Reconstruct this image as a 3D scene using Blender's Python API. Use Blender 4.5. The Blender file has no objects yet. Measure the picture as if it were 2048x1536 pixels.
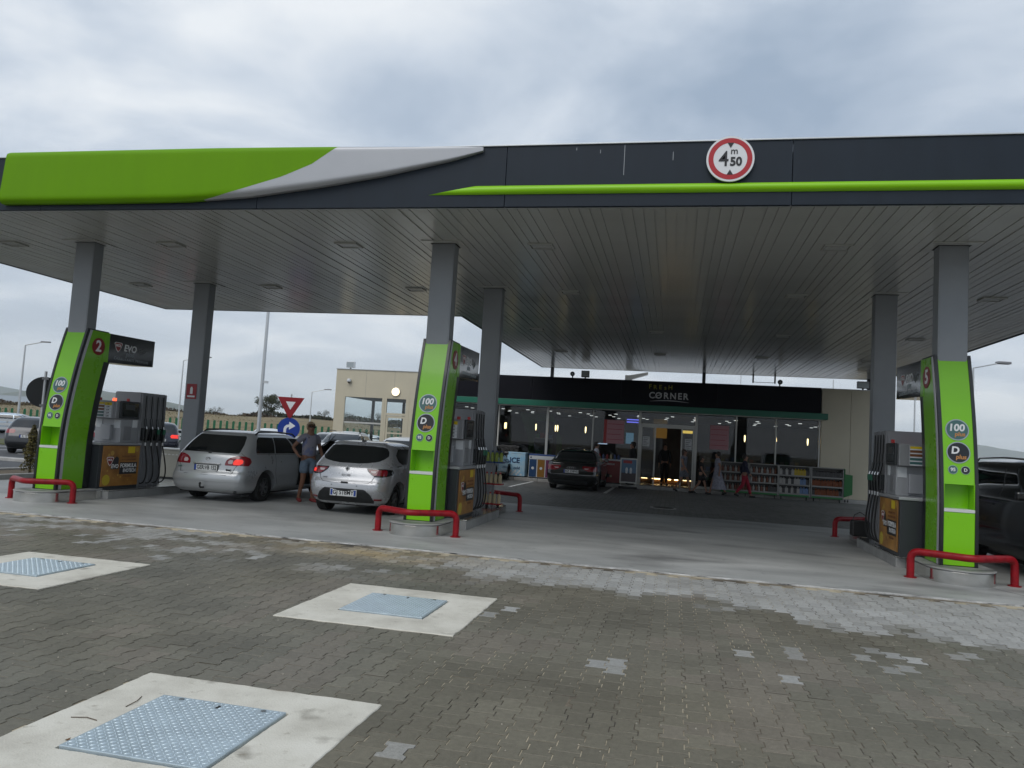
import bpy, bmesh, math, random
import numpy as np
from mathutils import Vector, Matrix
R = math.radians
random.seed(7); rng = np.random.default_rng(7)
S = bpy.context.scene
COL = S.collection

# ---------------------------------------------------------------- camera
cam_data = bpy.data.cameras.new('camera'); cam = bpy.data.objects.new('camera', cam_data); COL.objects.link(cam)
_r = Vector((0.9766361, 0.20656467, 0.05927031)); _u = Vector((-0.04250224, -0.08469206, 0.99550028)); _f = Vector((-0.21065492, 0.97476063, 0.07393386))
cam.matrix_world = Matrix(((_r.x, _u.x, -_f.x, 4.0609), (_r.y, _u.y, -_f.y, -12.0516), (_r.z, _u.z, -_f.z, 1.62), (0, 0, 0, 1)))
cam_data.sensor_width = 36.0; cam_data.lens = 1524.44 / 2048 * 36
cam_data.clip_start = 0.05; cam_data.clip_end = 20000
S.camera = cam

# ---------------------------------------------------------------- world
SUN_EL, SUN_AZ = R(52), R(195)      # compass azimuth of the sun: behind the camera and a little to its left
W = bpy.data.worlds.new('World'); S.world = W; W.use_nodes = True
nt = W.node_tree; nt.nodes.clear()
def N(t, k, **kw):
    n = t.nodes.new(k)
    for a, b in kw.items():
        setattr(n, a, b)
    return n
out = N(nt, 'ShaderNodeOutputWorld'); mixs = N(nt, 'ShaderNodeMixShader')
sky = N(nt, 'ShaderNodeTexSky', sky_type='NISHITA'); sky.sun_disc = False; sky.sun_elevation = SUN_EL; sky.sun_rotation = SUN_AZ
sky.air_density = 1.0; sky.dust_density = 2.0
b1 = N(nt, 'ShaderNodeBackground'); b1.inputs[1].default_value = 0.10
b2 = N(nt, 'ShaderNodeBackground'); b2.inputs[1].default_value = 0.93
tc = N(nt, 'ShaderNodeTexCoord'); sep = N(nt, 'ShaderNodeSeparateXYZ'); nt.links.new(tc.outputs['Generated'], sep.inputs[0])
zz = N(nt, 'ShaderNodeMath', operation='MAXIMUM'); nt.links.new(sep.outputs[2], zz.inputs[0]); zz.inputs[1].default_value = 0.0
za = N(nt, 'ShaderNodeMath', operation='ADD'); nt.links.new(zz.outputs[0], za.inputs[0]); za.inputs[1].default_value = 0.16
dx = N(nt, 'ShaderNodeMath', operation='DIVIDE'); nt.links.new(sep.outputs[0], dx.inputs[0]); nt.links.new(za.outputs[0], dx.inputs[1])
dy = N(nt, 'ShaderNodeMath', operation='DIVIDE'); nt.links.new(sep.outputs[1], dy.inputs[0]); nt.links.new(za.outputs[0], dy.inputs[1])
cmb = N(nt, 'ShaderNodeCombineXYZ'); nt.links.new(dx.outputs[0], cmb.inputs[0]); nt.links.new(dy.outputs[0], cmb.inputs[1]); cmb.inputs[2].default_value = 3.7
n1 = N(nt, 'ShaderNodeTexNoise'); n1.inputs['Scale'].default_value = 1.35; n1.inputs['Detail'].default_value = 7; n1.inputs['Roughness'].default_value = 0.52; n1.inputs['Distortion'].default_value = 0.35
n2 = N(nt, 'ShaderNodeTexNoise'); n2.inputs['Scale'].default_value = 0.5; n2.inputs['Detail'].default_value = 3
nt.links.new(cmb.outputs[0], n1.inputs['Vector']); nt.links.new(cmb.outputs[0], n2.inputs['Vector'])
ad = N(nt, 'ShaderNodeMath', operation='MULTIPLY_ADD'); nt.links.new(n2.outputs[0], ad.inputs[0]); ad.inputs[1].default_value = 0.55; nt.links.new(n1.outputs[0], ad.inputs[2])
cr = N(nt, 'ShaderNodeValToRGB'); nt.links.new(ad.outputs[0], cr.inputs[0])
e = cr.color_ramp.elements
e[0].position = 0.60; e[0].color = (0.36, 0.45, 0.575, 1)
e[1].position = 0.96; e[1].color = (0.90, 0.94, 0.98, 1)
m = cr.color_ramp.elements.new(0.735); m.color = (0.50, 0.585, 0.70, 1)
m = cr.color_ramp.elements.new(0.84); m.color = (0.68, 0.75, 0.84, 1)
nt.links.new(sky.outputs[0], b1.inputs[0]); hzf = N(nt, 'ShaderNodeMapRange'); hzf.inputs[1].default_value = 0.0; hzf.inputs[2].default_value = 0.26; hzf.inputs[3].default_value = 0.75; hzf.inputs[4].default_value = 0.0; nt.links.new(zz.outputs[0], hzf.inputs[0])
hmx = N(nt, 'ShaderNodeMix', data_type='RGBA'); nt.links.new(hzf.outputs[0], hmx.inputs['Factor']); nt.links.new(cr.outputs[0], hmx.inputs['A']); hmx.inputs['B'].default_value = (0.74, 0.785, 0.84, 1); nt.links.new(hmx.outputs['Result'], b2.inputs[0])
mixs.inputs[0].default_value = 0.93
nt.links.new(b1.outputs[0], mixs.inputs[1]); nt.links.new(b2.outputs[0], mixs.inputs[2]); nt.links.new(mixs.outputs[0], out.inputs[0])

sun_d = bpy.data.lights.new('sun', 'SUN'); sun = bpy.data.objects.new('sun', sun_d); COL.objects.link(sun)
sun_d.energy = 1.4; sun_d.angle = R(45); sun_d.color = (1.0, 0.97, 0.93)
_sv = Vector((math.sin(SUN_AZ) * math.cos(SUN_EL), math.cos(SUN_AZ) * math.cos(SUN_EL), math.sin(SUN_EL)))
sun.rotation_euler = _sv.to_track_quat('Z', 'Y').to_euler()
S.view_settings.view_transform = 'Standard'; S.view_settings.look = 'None'; S.view_settings.exposure = 0.12; S.view_settings.gamma = 1.0
try: S.view_settings.use_curve_mapping = False
except Exception: pass

# ---------------------------------------------------------------- materials
MATS = {}
def mat(name, col, rough=0.6, metal=0.0, var=0.0, scale=8.0, bump=0.0, bscale=None, coat=0.0, emit=0.0, spec=0.5, trans=0.0, ecol=None, dark=None, stretch=None):
    """Principled material; var mixes the colour with a darker/lighter noise, bump adds fine relief."""
    if name in MATS: return MATS[name]
    m = bpy.data.materials.new(name); m.use_nodes = True; t = m.node_tree; b = t.nodes['Principled BSDF']
    c = (*col, 1.0)
    b.inputs['Base Color'].default_value = c; b.inputs['Roughness'].default_value = rough; b.inputs['Metallic'].default_value = metal
    b.inputs['Coat Weight'].default_value = coat; b.inputs['Coat Roughness'].default_value = 0.06
    b.inputs['Specular IOR Level'].default_value = spec; b.inputs['Transmission Weight'].default_value = trans
    if emit:
        b.inputs['Emission Color'].default_value = (*(ecol or col), 1); b.inputs['Emission Strength'].default_value = emit
    if var or bump:
        tcn = N(t, 'ShaderNodeTexCoord'); src = tcn.outputs['Object']
        if stretch:
            mp = N(t, 'ShaderNodeMapping'); mp.inputs['Scale'].default_value = stretch; t.links.new(src, mp.inputs[0]); src = mp.outputs[0]
        n = N(t, 'ShaderNodeTexNoise'); n.inputs['Scale'].default_value = scale; n.inputs['Detail'].default_value = 6; n.inputs['Roughness'].default_value = 0.6
        t.links.new(src, n.inputs['Vector'])
        if var:
            r = N(t, 'ShaderNodeValToRGB'); d = dark or [x * (1 - var) for x in col]
            r.color_ramp.elements[0].position = 0.3; r.color_ramp.elements[0].color = (*d, 1)
            r.color_ramp.elements[1].position = 0.7; r.color_ramp.elements[1].color = (*[min(1, x * (1 + var * 0.5)) for x in col], 1)
            t.links.new(n.outputs[0], r.inputs[0]); t.links.new(r.outputs[0], b.inputs['Base Color'])
            rr = N(t, 'ShaderNodeMapRange'); rr.inputs[3].default_value = max(0.02, rough - 0.08); rr.inputs[4].default_value = min(1, rough + 0.08)
            t.links.new(n.outputs[0], rr.inputs[0]); t.links.new(rr.outputs[0], b.inputs['Roughness'])
        if bump:
            n2 = N(t, 'ShaderNodeTexNoise'); n2.inputs['Scale'].default_value = bscale or scale * 6; n2.inputs['Detail'].default_value = 4
            t.links.new(src, n2.inputs['Vector'])
            bp = N(t, 'ShaderNodeBump'); bp.inputs['Strength'].default_value = bump; bp.inputs['Distance'].default_value = 0.02
            t.links.new(n2.outputs[0], bp.inputs['Height']); t.links.new(bp.outputs[0], b.inputs['Normal'])
    MATS[name] = m
    return m

def glass_mat(name, tint=(0.75, 0.8, 0.8), gloss=1.0):
    """Thin pane: mirror reflection by fresnel over a tinted see-through sheet."""
    if name in MATS: return MATS[name]
    m = bpy.data.materials.new(name); m.use_nodes = True; t = m.node_tree; t.nodes.clear()
    o = N(t, 'ShaderNodeOutputMaterial'); mx = N(t, 'ShaderNodeMixShader'); tr = N(t, 'ShaderNodeBsdfTransparent'); gl = N(t, 'ShaderNodeBsdfGlossy')
    tr.inputs[0].default_value = (*tint, 1); gl.inputs[0].default_value = (gloss, gloss, gloss, 1); gl.inputs['Roughness'].default_value = 0.02
    lw = N(t, 'ShaderNodeFresnel'); lw.inputs[0].default_value = 1.42
    t.links.new(lw.outputs[0], mx.inputs[0]); t.links.new(tr.outputs[0], mx.inputs[1]); t.links.new(gl.outputs[0], mx.inputs[2]); t.links.new(mx.outputs[0], o.inputs[0])
    MATS[name] = m
    return m

# ---------------------------------------------------------------- mesh helpers
def link(name, me, material=None, parent=None, smooth=False):
    o = bpy.data.objects.new(name, me); COL.objects.link(o)
    if parent is not None: o.parent = parent
    if material is not None and not me.materials: me.materials.append(material)
    if smooth: me.shade_smooth()
    return o

class MB:
    def __init__(s): s.v = []; s.f = []
    def add(s, vs, fs):
        k = len(s.v); s.v += [tuple(p) for p in vs]; s.f += [tuple(i + k for i in q) for q in fs]; return s
    def box(s, x0, x1, y0, y1, z0, z1):
        return s.add([(x0, y0, z0), (x1, y0, z0), (x1, y1, z0), (x0, y1, z0), (x0, y0, z1), (x1, y0, z1), (x1, y1, z1), (x0, y1, z1)],
                     [(0, 3, 2, 1), (4, 5, 6, 7), (0, 1, 5, 4), (1, 2, 6, 5), (2, 3, 7, 6), (3, 0, 4, 7)])
    def prism(s, poly, axis, a, b):
        """poly: 2D outline (counter-clockwise seen along +axis); extruded from a to b along axis."""
        n = len(poly)
        def P(p, t):
            if axis == 'x': return (t, p[0], p[1])
            if axis == 'y': return (p[0], t, p[1])
            return (p[0], p[1], t)
        vs = [P(p, a) for p in poly] + [P(p, b) for p in poly]
        fs = [tuple(range(n - 1, -1, -1)), tuple(range(n, 2 * n))] + [(i, (i + 1) % n, n + (i + 1) % n, n + i) for i in range(n)]
        return s.add(vs, fs)
    def tube(s, pts, rad, n=10, caps=True, radii=None):
        pts = [Vector(p) for p in pts]; m = len(pts); vs = []; fs = []
        up = None
        for i, p in enumerate(pts):
            d = (pts[min(i + 1, m - 1)] - pts[max(i - 1, 0)]).normalized()
            if up is None:
                up = Vector((0, 0, 1)) if abs(d.z) < 0.9 else Vector((0, 1, 0))
            a = d.cross(up)
            if a.length < 1e-4: a = d.orthogonal()
            a.normalize(); b = a.cross(d); up = b
            r = radii[i] if radii else rad
            for k in range(n):
                t = 2 * math.pi * k / n
                vs.append(p + a * math.cos(t) * r + b * math.sin(t) * r)
        for i in range(m - 1):
            for k in range(n):
                fs.append((i * n + k, i * n + (k + 1) % n, (i + 1) * n + (k + 1) % n, (i + 1) * n + k))
        if caps:
            fs.append(tuple(range(n - 1, -1, -1))); fs.append(tuple(range((m - 1) * n, m * n)))
        return s.add(vs, fs)
    def cyl(s, p0, p1, r, n=16, r1=None): return s.tube([p0, p1], r, n, radii=[r, r if r1 is None else r1])
    def grid(s, P, close=False):
        """P[i][j] rows of points -> quads"""
        a = len(P); b = len(P[0]); vs = [p for row in P for p in row]
        fs = [(i * b + j, i * b + j + 1, (i + 1) * b + j + 1, (i + 1) * b + j) for i in range(a - 1) for j in range(b - 1)]
        if close: fs += [(i * b + b - 1, i * b, (i + 1) * b, (i + 1) * b + b - 1) for i in range(a - 1)]
        return s.add(vs, fs)
    def mesh(s, name, fix=True):
        me = bpy.data.meshes.new(name); me.from_pydata(s.v, [], s.f)
        if fix:
            bm = bmesh.new(); bm.from_mesh(me); bmesh.ops.recalc_face_normals(bm, faces=bm.faces[:]); bm.to_mesh(me); bm.free()
        me.update(); return me
    def build(s, name, material, parent=None, smooth=False, bevel=0.0, seg=2, fix=True):
        o = link(name, s.mesh(name, fix), material, parent)
        if smooth: o.data.shade_smooth()
        if bevel:
            md = o.modifiers.new('bevel', 'BEVEL'); md.width = bevel; md.segments = seg; md.limit_method = 'ANGLE'; md.angle_limit = R(40); md.harden_normals = False
        if smooth:
            try: o.data.set_sharp_from_angle(angle=R(38))
            except Exception: pass
        return o

WORK = bpy.data.scenes.new('work')          # scratch scene: modifiers are evaluated here, then it is removed
def evaluate(obs, main):
    for o in obs: WORK.collection.objects.link(o)
    vl = WORK.view_layers[0]; vl.update(); dg = vl.depsgraph
    me = bpy.data.meshes.new_from_object(main.evaluated_get(dg))
    for o in obs: bpy.data.objects.remove(o)
    return me
def box(name, material, parent, x0, x1, y0, y1, z0, z1, bevel=0.0):
    return MB().box(x0, x1, y0, y1, z0, z1).build(name, material, parent, bevel=bevel)
def circ(cx, cy, r, n=32, a0=0.0, a1=2 * math.pi, full=True):
    k = n if full else n - 1
    return [(cx + r * math.cos(a0 + (a1 - a0) * i / k), cy + r * math.sin(a0 + (a1 - a0) * i / k)) for i in range(n)]

def tag(o, label=None, cat=None, group=None, kind=None):
    if label: o['label'] = label
    if cat: o['category'] = cat
    if group: o['group'] = group
    if kind: o['kind'] = kind
    return o
def thing(name, label, cat, loc=(0, 0, 0), rz=0.0, group=None):
    o = bpy.data.objects.new(name, None); COL.objects.link(o); o.location = loc; o.rotation_euler = (0, 0, rz); o.empty_display_size = 0.2
    return tag(o, label, cat, group)
def struct(o): o['kind'] = 'structure'; return o
def copy_tree(o, parent=None):
    c = o.copy(); COL.objects.link(c); c.parent = parent
    for ch in list(o.children): copy_tree(ch, c)
    return c

FACE = {'-y': (R(90), 0, 0), '+y': (R(90), 0, R(180)), '+x': (R(90), 0, R(90)), '-x': (R(90), 0, R(-90)), 'up': (0, 0, 0)}
def text(body, size, material, parent, loc, face='-y', name='lettering', fat=0.0, sx=1.0, shear=0.0, extrude=0.002, align='CENTER', spacing=1.0, rot=None):
    c = bpy.data.curves.new('text', 'FONT'); c.body = body; c.size = size; c.align_x = align; c.align_y = 'CENTER'; c.extrude = extrude; c.offset = fat
    c.shear = shear; c.space_character = spacing; c.resolution_u = 3
    t = bpy.data.objects.new('text', c); COL.objects.link(t)
    me = bpy.data.meshes.new_from_object(t); bpy.data.objects.remove(t); bpy.data.curves.remove(c)
    me.materials.clear(); me.shade_flat()
    o = link(name, me, material, parent); o.location = loc; o.rotation_euler = rot or FACE[face]; o.scale = (sx, 1, 1)
    return o
def disc(name, material, parent, c, r, face='-y', d=0.004, n=40):
    """thin disc whose visible face looks along face; c is the centre of its back"""
    m = MB()
    if face in ('-y', '+y'):
        m.prism(circ(c[0], c[2], r, n), 'y', c[1], c[1] + (-d if face == '-y' else d))
    else:
        m.prism(circ(c[1], c[2], r, n), 'x', c[0], c[0] + (d if face == '+x' else -d))
    return m.build(name, material, parent)
# ================================================================ ground and paving
def sheet(name, x0, x1, y0, y1, z, material, n=1):
    return struct(MB().add([(x0, y0, z), (x1, y0, z), (x1, y1, z), (x0, y1, z)], [(0, 1, 2, 3)]).build(name, material, fix=False))

def surf_mat(name, cols, scale, rough, bump=0.25, bscale=60, stretch=(1, 1, 1), spots=None, detail=8):
    """ground material: colour ramp over layered noise, optional dark stains"""
    if name in MATS: return MATS[name]
    m = bpy.data.materials.new(name); m.use_nodes = True; t = m.node_tree; b = t.nodes['Principled BSDF']
    g = N(t, 'ShaderNodeNewGeometry'); mp = N(t, 'ShaderNodeMapping'); mp.inputs['Scale'].default_value = stretch; t.links.new(g.outputs['Position'], mp.inputs[0])
    n = N(t, 'ShaderNodeTexNoise'); n.inputs['Scale'].default_value = scale; n.inputs['Detail'].default_value = detail; n.inputs['Roughness'].default_value = 0.62
    t.links.new(mp.outputs[0], n.inputs['Vector'])
    r = N(t, 'ShaderNodeValToRGB'); el = r.color_ramp.elements
    el[0].position = cols[0][0]; el[0].color = (*cols[0][1], 1); el[1].position = cols[-1][0]; el[1].color = (*cols[-1][1], 1)
    for p, c in cols[1:-1]:
        q = el.new(p); q.color = (*c, 1)
    t.links.new(n.outputs[0], r.inputs[0]); last = r.outputs[0]
    if spots:
        sc, lo, hi, c, st = spots
        mp2 = N(t, 'ShaderNodeMapping'); mp2.inputs['Scale'].default_value = st; t.links.new(g.outputs['Position'], mp2.inputs[0])
        n3 = N(t, 'ShaderNodeTexNoise'); n3.inputs['Scale'].default_value = sc; n3.inputs['Detail'].default_value = 5; t.links.new(mp2.outputs[0], n3.inputs['Vector'])
        mr = N(t, 'ShaderNodeMapRange'); mr.inputs[1].default_value = lo; mr.inputs[2].default_value = hi; t.links.new(n3.outputs[0], mr.inputs[0])
        mx = N(t, 'ShaderNodeMix', data_type='RGBA'); t.links.new(mr.outputs[0], mx.inputs['Factor']); t.links.new(last, mx.inputs['A']); mx.inputs['B'].default_value = (*c, 1); last = mx.outputs['Result']
    if name in ('apron_concrete', 'slab_concrete'):        # fine dark drips and grime specks
        n4 = N(t, 'ShaderNodeTexNoise'); n4.inputs['Scale'].default_value = 5.5 if name == 'apron_concrete' else 11; n4.inputs['Detail'].default_value = 7; n4.inputs['Roughness'].default_value = .7; t.links.new(g.outputs['Position'], n4.inputs['Vector'])
        m4 = N(t, 'ShaderNodeMapRange'); m4.inputs[1].default_value = .60; m4.inputs[2].default_value = .74; m4.inputs[4].default_value = .75; t.links.new(n4.outputs[0], m4.inputs[0])
        x4 = N(t, 'ShaderNodeMix', data_type='RGBA'); t.links.new(m4.outputs[0], x4.inputs['Factor']); t.links.new(last, x4.inputs['A']); x4.inputs['B'].default_value = (.09, .088, .08, 1) if name == 'apron_concrete' else (.24, .21, .16, 1); last = x4.outputs['Result']
    t.links.new(last, b.inputs['Base Color'])
    rr = N(t, 'ShaderNodeMapRange'); rr.inputs[3].default_value = rough - 0.12; rr.inputs[4].default_value = min(1, rough + 0.12); t.links.new(n.outputs[0], rr.inputs[0]); t.links.new(rr.outputs[0], b.inputs['Roughness'])
    if bump:
        n2 = N(t, 'ShaderNodeTexNoise'); n2.inputs['Scale'].default_value = bscale; n2.inputs['Detail'].default_value = 5; t.links.new(g.outputs['Position'], n2.inputs['Vector'])
        bp = N(t, 'ShaderNodeBump'); bp.inputs['Strength'].default_value = bump; bp.inputs['Distance'].default_value = 0.01; t.links.new(n2.outputs[0], bp.inputs['Height']); t.links.new(bp.outputs[0], b.inputs['Normal'])
    MATS[name] = m
    return m

M_field = surf_mat('dry_field', [(0.3, (0.10, 0.085, 0.045)), (0.5, (0.17, 0.13, 0.07)), (0.7, (0.07, 0.075, 0.035))], 0.12, 0.95, 0.5, 1.5)
M_asph = surf_mat('asphalt', [(0.3, (0.045, 0.047, 0.05)), (0.7, (0.075, 0.077, 0.08))], 0.8, 0.75, 0.4, 90)
M_conc = surf_mat('apron_concrete', [(0.28, (0.21, 0.215, 0.21)), (0.5, (0.34, 0.345, 0.335)), (0.72, (0.47, 0.475, 0.46))], 0.55, 0.55, 0.22, 45,
                  (0.55, 1.6, 1), (0.9, 0.54, 0.72, (0.17, 0.172, 0.168), (0.4, 0.9, 1)))
M_joint = surf_mat('paver_joint_sand', [(0.34, (0.05, 0.044, 0.036)), (0.46, (0.15, 0.125, 0.09)), (0.58, (0.46, 0.40, 0.29))], 1.3, 0.95, 0.5, 200, detail=4)
M_joint2 = surf_mat('rear_joint', [(0.4, (0.03, 0.03, 0.03)), (0.6, (0.05, 0.05, 0.045))], 1.3, 0.95, 0.3, 200)
M_kerb = surf_mat('kerb_concrete', [(0.3, (0.30, 0.295, 0.28)), (0.7, (0.46, 0.45, 0.43))], 3, 0.85, 0.3, 80)
M_slab = surf_mat('slab_concrete', [(0.25, (0.42, 0.395, 0.335)), (0.5, (0.58, 0.555, 0.48)), (0.75, (0.68, 0.655, 0.58))], 2.2, 0.85, 0.35, 90, (1, 1, 1), (3.5, 0.60, 0.72, (0.30, 0.28, 0.235), (1, 1, 1)))
M_paint = surf_mat('road_paint', [(0.3, (0.55, 0.55, 0.53)), (0.6, (0.78, 0.78, 0.76))], 9, 0.7, 0.2, 120)

sheet('ground', -6000, 6000, -3000, 9000, -0.06, M_field)
sheet('asphalt_lot', -46, -13.2, -30, 48, -0.03, M_asph)
sheet('rear_asphalt', -13.2, -5.5, 9.5, 48, -0.03, M_asph)
sheet('side_asphalt', 14.0, 60, -40, 60, -0.03, M_asph)
sheet('behind_asphalt', -13.2, 14.0, -60, -10.6, -0.03, M_asph)
fp = sheet('front_paving', -13.2, 14, -10.6, -1.64, -0.0042, M_joint)
rp = sheet('rear_paving', -5.5, 14, 7.42, 19.36, -0.009, M_joint2)
ap = struct(MB().box(-11.2, 14.0, -1.58, 7.42, -0.3, 0.010).build('concrete_apron', M_conc, bevel=0.01))
# pale worn edge strip of the apron, broken by dark grime
M_edge = surf_mat('apron_edge', [(0.36, (0.05, 0.05, 0.05)), (0.46, (0.30, 0.30, 0.29)), (0.66, (0.62, 0.62, 0.60))], 3.2, 0.8, 0.5, 90, (1.0, 9, 1))
struct(MB().box(-11.2, 14.0, -1.665, -1.587, -0.3, 0.014).build('apron_edge_strip', M_edge, bevel=0.008))
M_crack = mat('joint_seal', (0.06, 0.06, 0.06), 0.9)
for i, (xa, ya, xb, yb) in enumerate([(8.35, -0.35, 8.9, -1.5)]):
    d = Vector((xb - xa, yb - ya, 0)); n_ = Vector((-d.y, d.x, 0)).normalized() * 0.006
    struct(MB().add([(xa - n_.x, ya - n_.y, 0.0135), (xb - n_.x, yb - n_.y, 0.0135), (xb + n_.x, yb + n_.y, 0.0135), (xa + n_.x, ya + n_.y, 0.0135)], [(0, 1, 2, 3)]).build('apron_joint', M_crack))

# ---- interlocking double-T pavers
PX, PY = 0.14, 0.20
def paver_outline(gap):
    a, b, h = 0.0825 - gap / 2, 0.0575 - gap / 2, PY / 2 - gap / 2
    rs = [(a, -h), (a, -0.0575), (b, -0.0425), (b, 0.0425), (a, 0.0575), (a, h)]
    return np.array(rs + [(-x, y) for x, y in rs[::-1]])
POUT = paver_outline(0.006)
def paver_mat(name, src):
    m = bpy.data.materials.new(name); m.use_nodes = True; t = m.node_tree; b = t.nodes['Principled BSDF']
    if src == 'object':
        a = N(t, 'ShaderNodeObjectInfo'); c = a.outputs['Color']
    else:
        a = N(t, 'ShaderNodeVertexColor', layer_name='tint'); c = a.outputs[0]
    g = N(t, 'ShaderNodeNewGeometry'); n = N(t, 'ShaderNodeTexNoise'); n.inputs['Scale'].default_value = 26; n.inputs['Detail'].default_value = 6; n.inputs['Roughness'].default_value = 0.7
    t.links.new(g.outputs['Position'], n.inputs['Vector'])
    mr = N(t, 'ShaderNodeMapRange'); mr.inputs[1].default_value = 0.25; mr.inputs[2].default_value = 0.75; mr.inputs[3].default_value = 0.78; mr.inputs[4].default_value = 1.2; t.links.new(n.outputs[0], mr.inputs[0])
    n9 = N(t, 'ShaderNodeTexNoise'); n9.inputs['Scale'].default_value = 260; n9.inputs['Detail'].default_value = 3; t.links.new(g.outputs['Position'], n9.inputs['Vector'])
    mr9 = N(t, 'ShaderNodeMapRange'); mr9.inputs[1].default_value = 0.3; mr9.inputs[2].default_value = 0.7; mr9.inputs[3].default_value = 0.82; mr9.inputs[4].default_value = 1.18; t.links.new(n9.outputs[0], mr9.inputs[0])
    mm = N(t, 'ShaderNodeMath', operation='MULTIPLY'); t.links.new(mr.outputs[0], mm.inputs[0]); t.links.new(mr9.outputs[0], mm.inputs[1])
    mul = N(t, 'ShaderNodeVectorMath', operation='SCALE'); t.links.new(c, mul.inputs[0]); t.links.new(mm.outputs[0], mul.inputs['Scale']); t.links.new(mul.outputs[0], b.inputs['Base Color'])
    sp = N(t, 'ShaderNodeSeparateColor'); t.links.new(c, sp.inputs[0])
    rr = N(t, 'ShaderNodeMapRange'); rr.inputs[1].default_value = 0.16; rr.inputs[2].default_value = 0.32; rr.inputs[3].default_value = 0.56; rr.inputs[4].default_value = 0.9; t.links.new(sp.outputs[0], rr.inputs[0]); t.links.new(rr.outputs[0], b.inputs['Roughness'])
    b.inputs['Specular IOR Level'].default_value = 0.35
    n2 = N(t, 'ShaderNodeTexNoise'); n2.inputs['Scale'].default_value = 140; n2.inputs['Detail'].default_value = 4; t.links.new(g.outputs['Position'], n2.inputs['Vector'])
    bp = N(t, 'ShaderNodeBump'); bp.inputs['Strength'].default_value = 0.35; bp.inputs['Distance'].default_value = 0.004; t.links.new(n2.outputs[0], bp.inputs['Height']); t.links.new(bp.outputs[0], b.inputs['Normal'])
    return m
M_pav_o = paver_mat('paver_object', 'object'); M_pav_s = paver_mat('paver_stuff', 'attr')

def vnoise(x, y, seed=0):
    """cheap smooth value noise in 0..1"""
    xi, yi = np.floor(x).astype(int), np.floor(y).astype(int); fx, fy = x - xi, y - yi
    def h(a, b):
        k = (a * 374761393 + b * 668265263 + seed * 69069) & 0x7fffffff
        k = ((k ^ (k >> 13)) * 1274126177) & 0x7fffffff
        return ((k ^ (k >> 16)) & 0xffff) / 65535.0
    fx = fx * fx * (3 - 2 * fx); fy = fy * fy * (3 - 2 * fy)
    return (h(xi, yi) * (1 - fx) + h(xi + 1, yi) * fx) * (1 - fy) + (h(xi, yi + 1) * (1 - fx) + h(xi + 1, yi + 1) * fx) * fy

def paver_centres(x0, x1, y0, y1):
    P = []
    for i in range(int((x1 - x0) / PX)):
        xc = x0 + (i + 0.5) * PX; off = 0 if i % 2 == 0 else PY / 2
        for j in range(int((y1 - y0) / PY)):
            P.append((xc, y0 + 0.1 + j * PY - off))
    return np.array(P)
def pavers_stuff(name, C, tints, parent, z_j, material, tilt=0.004):
    n = len(C); k = len(POUT); cen = POUT.mean(0)
    inn = POUT * 0.98 + cen * 0.02
    dz = rng.normal(0, z_j, n); tx = rng.normal(0, tilt, n); ty = rng.normal(0, tilt, n)
    V = np.zeros((n, 2 * k, 3))
    V[:, :k, :2] = C[:, None, :] + inn[None]; V[:, k:, :2] = C[:, None, :] + POUT[None]
    V[:, :k, 2] = dz[:, None] + inn[None, :, 0] * tx[:, None] + inn[None, :, 1] * ty[:, None]; V[:, k:, 2] = V[:, :k, 2] - 0.0025
    F = [tuple(range(k))] + [(k + i, k + (i + 1) % k, (i + 1) % k, i) for i in range(k)]
    me = bpy.data.meshes.new(name)
    lens = np.tile(np.array([len(f) for f in F]), n); base = np.concatenate([np.array(f) for f in F])
    loops = (base[None, :] + (np.arange(n) * 2 * k)[:, None]).ravel()
    me.vertices.add(n * 2 * k); me.vertices.foreach_set('co', V.ravel())
    me.loops.add(len(loops)); me.loops.foreach_set('vertex_index', loops.astype(np.int32))
    me.polygons.add(len(lens)); st = np.concatenate([[0], np.cumsum(lens)[:-1]]); me.polygons.foreach_set('loop_start', st.astype(np.int32))
    try: me.polygons.foreach_set('loop_total', lens.astype(np.int32))
    except Exception: pass
    me.update(calc_edges=True); me.validate(); me.shade_flat()
    at = me.color_attributes.new('tint', 'FLOAT_COLOR', 'POINT')
    colr = np.ones((n, 2 * k, 4)); colr[:, :, :3] = tints[:, None, :]
    at.data.foreach_set('color', colr.ravel())
    o = link(name, me, material, parent); o['kind'] = 'stuff'
    return o

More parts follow.
